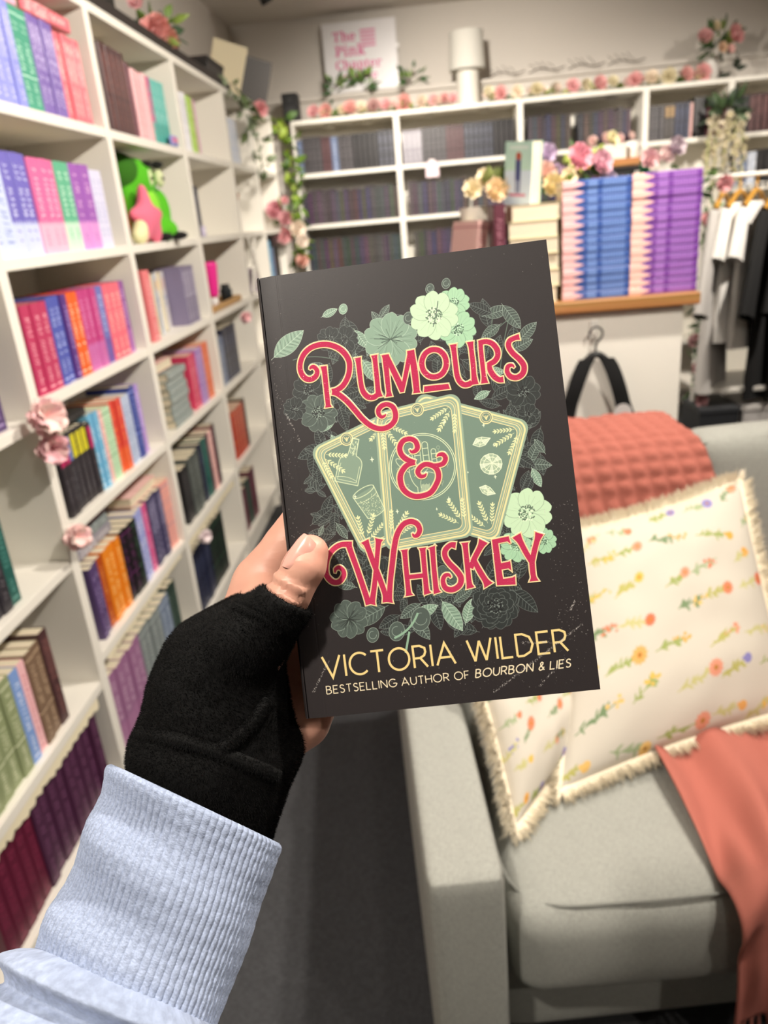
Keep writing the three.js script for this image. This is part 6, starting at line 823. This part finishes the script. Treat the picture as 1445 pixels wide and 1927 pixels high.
const HAND_BONES = [
  ...chain([[412, 1340, 0.356, 19], [486, 1205, 0.343, 13.5], [546, 1114, 0.3305, 8.6], [574, 1064, 0.330, 8.3], [585, 1038, 0.331, 7.4]]),
  ...chain([[...wristC, 22], [410, 1360, 0.362, 20], [488, 1098, 0.377, 12.5], [583, 962, 0.3765, 9.8], [648, 895, 0.3755, 8.6], [695, 852, 0.374, 7.6]]),
  ...chain([[410, 1380, 0.364, 18], [560, 1130, 0.380, 12.5], [680, 992, 0.379, 9.6], [742, 924, 0.377, 8.6], [788, 878, 0.3755, 7.6]]),
  ...chain([[430, 1400, 0.364, 18], [608, 1195, 0.379, 12], [722, 1075, 0.378, 9.2], [780, 1012, 0.3765, 8.2], [826, 968, 0.375, 7.3]]),
  ...chain([[450, 1420, 0.362, 18], [566, 1352, 0.376, 14], [622, 1265, 0.376, 11], [716, 1188, 0.3755, 8], [762, 1146, 0.374, 7.2], [798, 1116, 0.373, 6.4]]),
  ...chain([[470, 1230, 0.366, 14], [560, 1230, 0.377, 12]]),
  ...chain([[480, 1170, 0.352, 10], [500, 1120, 0.366, 10]]),
];
const handSDF = smoothUnion(0.0016, HAND_BONES);
// the nail bed on the thumb, turned to the left of the photo
const thumbTip = J(588, 1036, 0.3305), thumbIP = J(546, 1112, 0.3295), thumbDir = thumbTip.clone().sub(thumbIP).normalize();
const nailDir = RX.clone().multiplyScalar(-0.66).addScaledVector(UP, 0.22).addScaledVector(F, -0.70); nailDir.addScaledVector(thumbDir, -nailDir.dot(thumbDir)).normalize();
function creases(p) {                                    // skin folds over the thumb joint and the palm
  let d = 0; const t = p.clone().sub(thumbIP), s = t.dot(thumbDir), back = t.dot(nailDir);
  if (back > 0 && Math.abs(s) < 0.012) d += 0.0008 * Math.cos(s / 0.0010) * Math.exp(-s * s / 0.00004);
  return d;
}
const skinSDF = (p) => handSDF(p) + creases(p) + 0.00025 * noise3.noise(p.x * 160, p.y * 160, p.z * 160) + 0.0005 * noise3.noise(p.x * 50, p.y * 50, p.z * 50 + 3);
const bounds = (list, pad) => { const lo = V(9, 9, 9), hi = V(-9, -9, -9); for (const q of list) { lo.min(q); hi.max(q); } return [lo.subScalar(pad), hi.addScalar(pad)]; };
const [hLo, hHi] = bounds([J(392, 1470, 0.356), J(588, 1000, 0.33), J(830, 850, 0.376), J(800, 1116, 0.373), J(600, 1400, 0.375)], 0.03);
const handGeo = fieldMesh(skinSDF, hLo, hHi, 150);
{ const c = [], p = handGeo.attributes.position, v = V(0, 0, 0); for (let i = 0; i < p.count; i++) { v.fromBufferAttribute(p, i); const n = noise3.noise(v.x * 90, v.y * 90, v.z * 90) * 0.5 + noise3.noise(v.x * 260, v.y * 260, v.z * 260) * 0.3, tip = Math.exp(-v.distanceToSquared(thumbTip) / 0.00012), red = 0.5 + 0.35 * n + 0.35 * tip; const a = new THREE.Color().setRGB(0.66, 0.40, 0.29), b = new THREE.Color().setRGB(0.62, 0.27, 0.20); a.lerp(b, Math.max(0, Math.min(1, red))); c.push(a.r, a.g, a.b); }
  handGeo.setAttribute('color', new THREE.Float32BufferAttribute(c, 3)); metricUV; }
const skinMat = new THREE.MeshPhysicalMaterial({ vertexColors: true, roughness: 0.5, sheen: 0.15, sheenColor: new THREE.Color(1, 0.6, 0.5), clearcoat: 0.06, clearcoatRoughness: 0.5 });
const wristPt = J(...wristC);
const person = thing('person', 'left hand in a black plush fingerless glove and pale blue sweatshirt cuff, holding the book', 'person', wristPt.toArray());
const local = (g) => g.translate(-wristPt.x, -wristPt.y, -wristPt.z);
part('hand', local(metricUVKeep(handGeo)), skinMat, person);
function metricUVKeep(g) { const p = g.attributes.position, uv = new Float32Array(p.count * 2); for (let i = 0; i < p.count; i++) { uv[i * 2] = p.getX(i) + p.getZ(i) * 0.5; uv[i * 2 + 1] = p.getY(i) - p.getZ(i) * 0.5; } g.setAttribute('uv', new THREE.BufferAttribute(uv, 2)); return g; }
{ // thumbnail: a curved plate on the thumb tip
  const side = nailDir.clone().cross(thumbDir).normalize(), n = 14, pos = [], idx = [], base = thumbTip.clone().addScaledVector(thumbDir, -0.0055);
  for (const lift of [0.0004, -0.0006]) for (let j = 0; j <= n; j++) for (let i = 0; i <= n; i++) { const u = i / n * 2 - 1, v = j / n, w = 0.0061 * (v < 0.12 ? 0.75 + 2.1 * v : v > 0.75 ? 1 - Math.pow((v - 0.75) / 0.25, 2) * 0.22 : 1), a = u * 1.05, r = 0.0097 - 0.0007 * v; const q = base.clone().addScaledVector(thumbDir, -0.006 + v * 0.0165 - 0.002 * u * u * (v > 0.5 ? 1 : -0.6)).addScaledVector(side, Math.sin(a) * w * 1.08).addScaledVector(nailDir, Math.cos(a) * r + lift - 0.0016 * Math.pow(v, 3) + 0.0004); pos.push(q.x, q.y, q.z); }
  const N = (n + 1) * (n + 1); for (let s = 0; s < 2; s++) for (let j = 0; j < n; j++) for (let i = 0; i < n; i++) { const a = s * N + j * (n + 1) + i, b = a + n + 1; s ? idx.push(a, b, a + 1, b, b + 1, a + 1) : idx.push(a, a + 1, b, b, a + 1, b + 1); }
  const g = new THREE.BufferGeometry(); g.setAttribute('position', new THREE.Float32BufferAttribute(pos, 3)); g.setIndex(idx); g.computeVertexNormals();
  part('thumbnail', local(g), new THREE.MeshPhysicalMaterial({ color: rgb(214, 160, 146), roughness: 0.25, clearcoat: 0.3, side: THREE.DoubleSide }), person); }
// glove
const GLOVE_BONES = [
  ...chain([[380, 1580, 0.352, 31], [394, 1440, 0.353, 37.5]], 0.66), ...chain([[396, 1415, 0.351, 34], [404, 1310, 0.351, 29], [418, 1235, 0.350, 23]], 0.78),
  ...chain([[418, 1242, 0.350, 22], [474, 1196, 0.341, 16.6], [530, 1142, 0.332, 11.2], [560, 1100, 0.3295, 10.2]]), ...chain([[440, 1420, 0.356, 30], [505, 1395, 0.362, 15]], 0.8), ...chain([[505, 1390, 0.362, 14], [455, 1290, 0.354, 19]], 0.85), ...chain([[462, 1232, 0.351, 16], [476, 1330, 0.356, 10]]), ...chain([[396, 1240, 0.360, 20], [430, 1160, 0.366, 14]]),
];
const gloveBlend = smoothUnion(0.0022, GLOVE_BONES), cutAt = J(541, 1129, 0.3295), cutN = thumbDir.clone();
const topA = J(395, 1156, 0.36), topB = J(512, 1096, 0.345), topN = UP.clone().multiplyScalar(0.88).addScaledVector(RX, -0.47);
const gloveSDF = (p) => { const q = p.clone().sub(cutAt), side = p.clone().sub(topA).dot(topN), d = gloveBlend(p) + 0.0004 * noise3.noise(p.x * 260, p.y * 260, p.z * 260) + 0.0012 * noise3.noise(p.x * 45, p.y * 45, p.z * 45); return Math.max(d, q.dot(cutN), side - 0.002); };
const [gLo, gHi] = bounds([J(230, 1620, 0.35), J(600, 1080, 0.33), J(400, 1100, 0.38), J(560, 1560, 0.36)], 0.02);
const gloveGeo = fieldMesh(gloveSDF, gLo, gHi, 120);
const plushBlack = new THREE.MeshPhysicalMaterial({ color: rgb(6, 6, 6), roughness: 0.8, specularIntensity: 0.45, sheen: 0.05, sheenRoughness: 0.4, sheenColor: new THREE.Color(0.3, 0.29, 0.29) });
const glove = part('glove', local(gloveGeo.clone()), plushBlack, person);
function onGlove(u, v) { const s = sight(u, v), p = V(0, 0, 0); let t = 0.27; for (let i = 0; i < 120; i++) { p.copy(camera.position).addScaledVector(s, t); const d = gloveSDF(p); if (d < 0.0002) break; t += d * 0.6; if (t > 0.42) return null; } return p.clone(); }
const seamPaths = [[[244, 1386], [262, 1380], [330, 1392], [400, 1412], [470, 1440], [520, 1462], [552, 1478]], [[412, 1412], [450, 1385], [482, 1350], [502, 1318]], [[262, 1345], [266, 1300], [285, 1250], [310, 1205]], [[440, 1140], [470, 1152], [500, 1165], [528, 1190]]];
seamPaths.forEach((P, k) => { const pts = P.map(([u, v]) => onGlove(u, v)).filter(Boolean).map((q) => q.addScaledVector(F, k < 2 ? 0.0012 : 0.0008)); if (pts.length > 2) { const g = local(tube(pts, k < 2 ? 0.0036 : 0.0018, 60, 8)); const s = part('seam', g, plushBlack, glove); s.add(furOn(g, k < 2 ? 6000 : 2500, 0.0014, 0.00011, 820 + k)); } });
function furOn(g, count, len, rad, seed, tip) {           // short pile: thin three-sided hairs standing on the surface
  const f = rng(seed), p = g.attributes.position, n = g.attributes.normal, ix = g.index, T = ix.count / 3, cum = new Float32Array(T), a = V(0, 0, 0), b = V(0, 0, 0), c = V(0, 0, 0); let sum = 0;
  for (let t = 0; t < T; t++) { a.fromBufferAttribute(p, ix.getX(t * 3)); b.fromBufferAttribute(p, ix.getX(t * 3 + 1)); c.fromBufferAttribute(p, ix.getX(t * 3 + 2)); sum += b.clone().sub(a).cross(c.clone().sub(a)).length(); cum[t] = sum; }
  const hair = new THREE.ConeGeometry(rad, 1, 3, 1, true).translate(0, 0.5, 0), m = new THREE.InstancedMesh(hair, plushBlack, count), M = new THREE.Matrix4(), q = new THREE.Quaternion(), N = V(0, 0, 0);
  for (let i = 0; i < count; i++) { const r = f() * sum; let lo = 0, hi = T - 1; while (lo < hi) { const mid = (lo + hi) >> 1; cum[mid] < r ? lo = mid + 1 : hi = mid; } const k = [0, 1, 2].map((j) => ix.getX(lo * 3 + j)); let u = f(), v = f(); if (u + v > 1) { u = 1 - u; v = 1 - v; } a.fromBufferAttribute(p, k[0]); b.fromBufferAttribute(p, k[1]); c.fromBufferAttribute(p, k[2]); const P = a.clone().addScaledVector(b.clone().sub(a), u).addScaledVector(c.clone().sub(a), v); N.fromBufferAttribute(n, k[0]).add(V(f() - 0.5, f() - 0.5, f() - 0.5).multiplyScalar(1.1)).normalize(); q.setFromUnitVectors(V(0, 1, 0), N); const s = rr(0.6, 1.25, f); M.compose(P, q, V(1, len * s, 1)); m.setMatrixAt(i, M); }
  shade(m); m.name = 'plush_pile'; m.userData.kind = 'stuff'; return m;
}
{ const lg = glove.geometry; glove.add(furOn(lg, 90000, 0.0015, 0.00011, 808)); }
// sleeve: rings between the left and right contour, from the cuff's rim down the forearm
function sleevePart(name, rows, nSeg, ribs, ribDepth, material, wob, seed, tiltAmt = 0.1) {
  const cs = rows.map(([lu, lv, ru, rv, d, fl]) => { const a = J(lu, lv, d), b = J(ru, rv, d); return { c: a.clone().add(b).multiplyScalar(0.5), A: b.sub(a).multiplyScalar(0.5), fl }; });
  const curve = (key) => new THREE.CatmullRomCurve3(cs.map((q) => q[key])), cc = curve('c'), ca = curve('A'), nr = 110, pos = [], uv = [], idx = [];
  for (let j = 0; j <= nr; j++) { const t = j / nr, c = cc.getPoint(t), A = ca.getPoint(t), ax = cc.getTangent(t), fl = cs[0].fl + (cs[cs.length - 1].fl - cs[0].fl) * t, B = ax.clone().cross(A).normalize().multiplyScalar(A.length() * fl); if (B.dot(F) > 0) B.negate();
    for (let i = 0; i <= nSeg; i++) { const a = i / nSeg * 2 * Math.PI, cs2 = Math.cos(a), sn = Math.sin(a), p = c.clone().addScaledVector(A, Math.sign(cs2) * Math.pow(Math.abs(cs2), 0.92)).addScaledVector(B, sn).addScaledVector(ax, -sn * A.length() * tiltAmt * 1), nrm = A.clone().multiplyScalar(cs2 * fl).addScaledVector(B, sn / Math.max(0.3, fl)).normalize(); const k = ribs ? ribDepth * Math.pow(Math.abs(Math.sin(a * ribs / 2)), 0.7) : 0, st = ribs ? 0.00012 * Math.sin(t * 620 + (Math.floor(a * ribs / 2 / Math.PI) % 2) * 1.6) : 0; p.addScaledVector(nrm, k + st + wob(t, a, p)); pos.push(p.x, p.y, p.z); uv.push(i / nSeg * 0.22, t * 0.1); } }
  for (let j = 0; j < nr; j++) for (let i = 0; i < nSeg; i++) { const a = j * (nSeg + 1) + i, b = a + nSeg + 1; idx.push(a, b, a + 1, b, b + 1, a + 1); }
  const g = new THREE.BufferGeometry(); g.setAttribute('position', new THREE.Float32BufferAttribute(pos, 3)); g.setAttribute('uv', new THREE.Float32BufferAttribute(uv, 2)); g.setIndex(idx); g.computeVertexNormals(); return g;
}
const N_KNIT = noiseTexture(512, 96, 0.72, 1, 44, true);
const knit = new THREE.MeshPhysicalMaterial({ color: rgb(176, 190, 219), map: rep(N_KNIT, 14), roughness: 0.95, sheen: 0.25, sheenColor: new THREE.Color(0.8, 0.85, 1), bumpMap: rep(N_FIBRE, 14), bumpScale: 0.00015, side: THREE.DoubleSide });
const sweat = new THREE.MeshPhysicalMaterial({ color: rgb(178, 192, 221), map: rep(N_KNIT, 5), roughness: 0.95, sheen: 0.3, sheenColor: new THREE.Color(0.8, 0.85, 1), bumpMap: rep(N_FIBRE, 6), bumpScale: 0.0003, side: THREE.DoubleSide });
const cuffWob = (t, a, p) => 0.0016 * noise3.noise(p.x * 34, p.y * 34, p.z * 34 + 2) + 0.0022 * Math.sin(t * 15 + 0.6 - Math.cos(a) * 1.3) * (0.25 + 0.75 * Math.max(0, -Math.cos(a) + 0.25)) * Math.max(0, Math.sin(a) + 0.3) * Math.min(1, t * 4) - (t < 0.035 ? 0.0022 * Math.pow(1 - t / 0.035, 2) : 0);
const cuffRows = [[205, 1436, 528, 1588, 0.345, 0.66], [192, 1490, 510, 1632, 0.342, 0.66], [166, 1560, 488, 1706, 0.338, 0.66], [132, 1640, 464, 1780, 0.333, 0.66], [98, 1715, 432, 1862, 0.328, 0.66], [62, 1790, 402, 1945, 0.322, 0.66]];
const sleeve = part('sleeve', local(sleevePart('sleeve', [0, 0.2, 0.4, 0.6, 0.8, 1].map((q) => [34 - 224 * q, 1768 + 422 * q, 420 - 160 * q, 1920 + 480 * q, 0.320 - 0.035 * q, 0.7]), 240, 0, 0, sweat,
  (t, a, p) => { const bump = (c, w, h) => h * Math.exp(-Math.pow((t - c) / w, 2)); return -0.0045 + bump(0.085, 0.05, 0.0085) + bump(0.175, 0.012, -0.001) + bump(0.30, 0.085, 0.0115) + bump(0.5, 0.14, 0.009) + bump(0.85, 0.25, 0.009) + 0.002 * noise3.noise(p.x * 30, p.y * 30, p.z * 30) * Math.min(1, t * 4) - (t < 0.03 ? 0.006 * (1 - t / 0.03) : 0); }, 5, 0.1)), sweat, person);
const cuff = part('cuff', local(sleevePart('cuff', cuffRows, 1008, 84, 0.0007, knit, cuffWob, 6)), knit, sleeve);
part('cuff_lining', local(sleevePart('cuff_lining', cuffRows.slice(0, 3).map(([a, b, c, d, e, f]) => [a + 6, b + 3, c - 6, d - 1, e, f - 0.05]), 200, 0, 0, knit, () => -0.0012, 6)), knit, sleeve);
{ // the sleeve's far end, gathered shut outside the frame
  const p = sleeve.geometry.attributes.position, n0 = p.count - 241, c = V(0, 0, 0), q = V(0, 0, 0), pos = [], idx = [];
  for (let i = 0; i < 241; i++) { q.fromBufferAttribute(p, n0 + i); c.add(q); pos.push(q.x, q.y, q.z); } c.multiplyScalar(1 / 241); pos.push(c.x, c.y, c.z);
  for (let i = 0; i < 240; i++) idx.push(i, i + 1, 241);
  const g = new THREE.BufferGeometry(); g.setAttribute('position', new THREE.Float32BufferAttribute(pos, 3)); g.setAttribute('uv', new THREE.Float32BufferAttribute(new Float32Array(484), 2)); g.setIndex(idx); g.computeVertexNormals(); part('sleeve_end', g, sweat, sleeve); }
renderer.render(scene, camera);
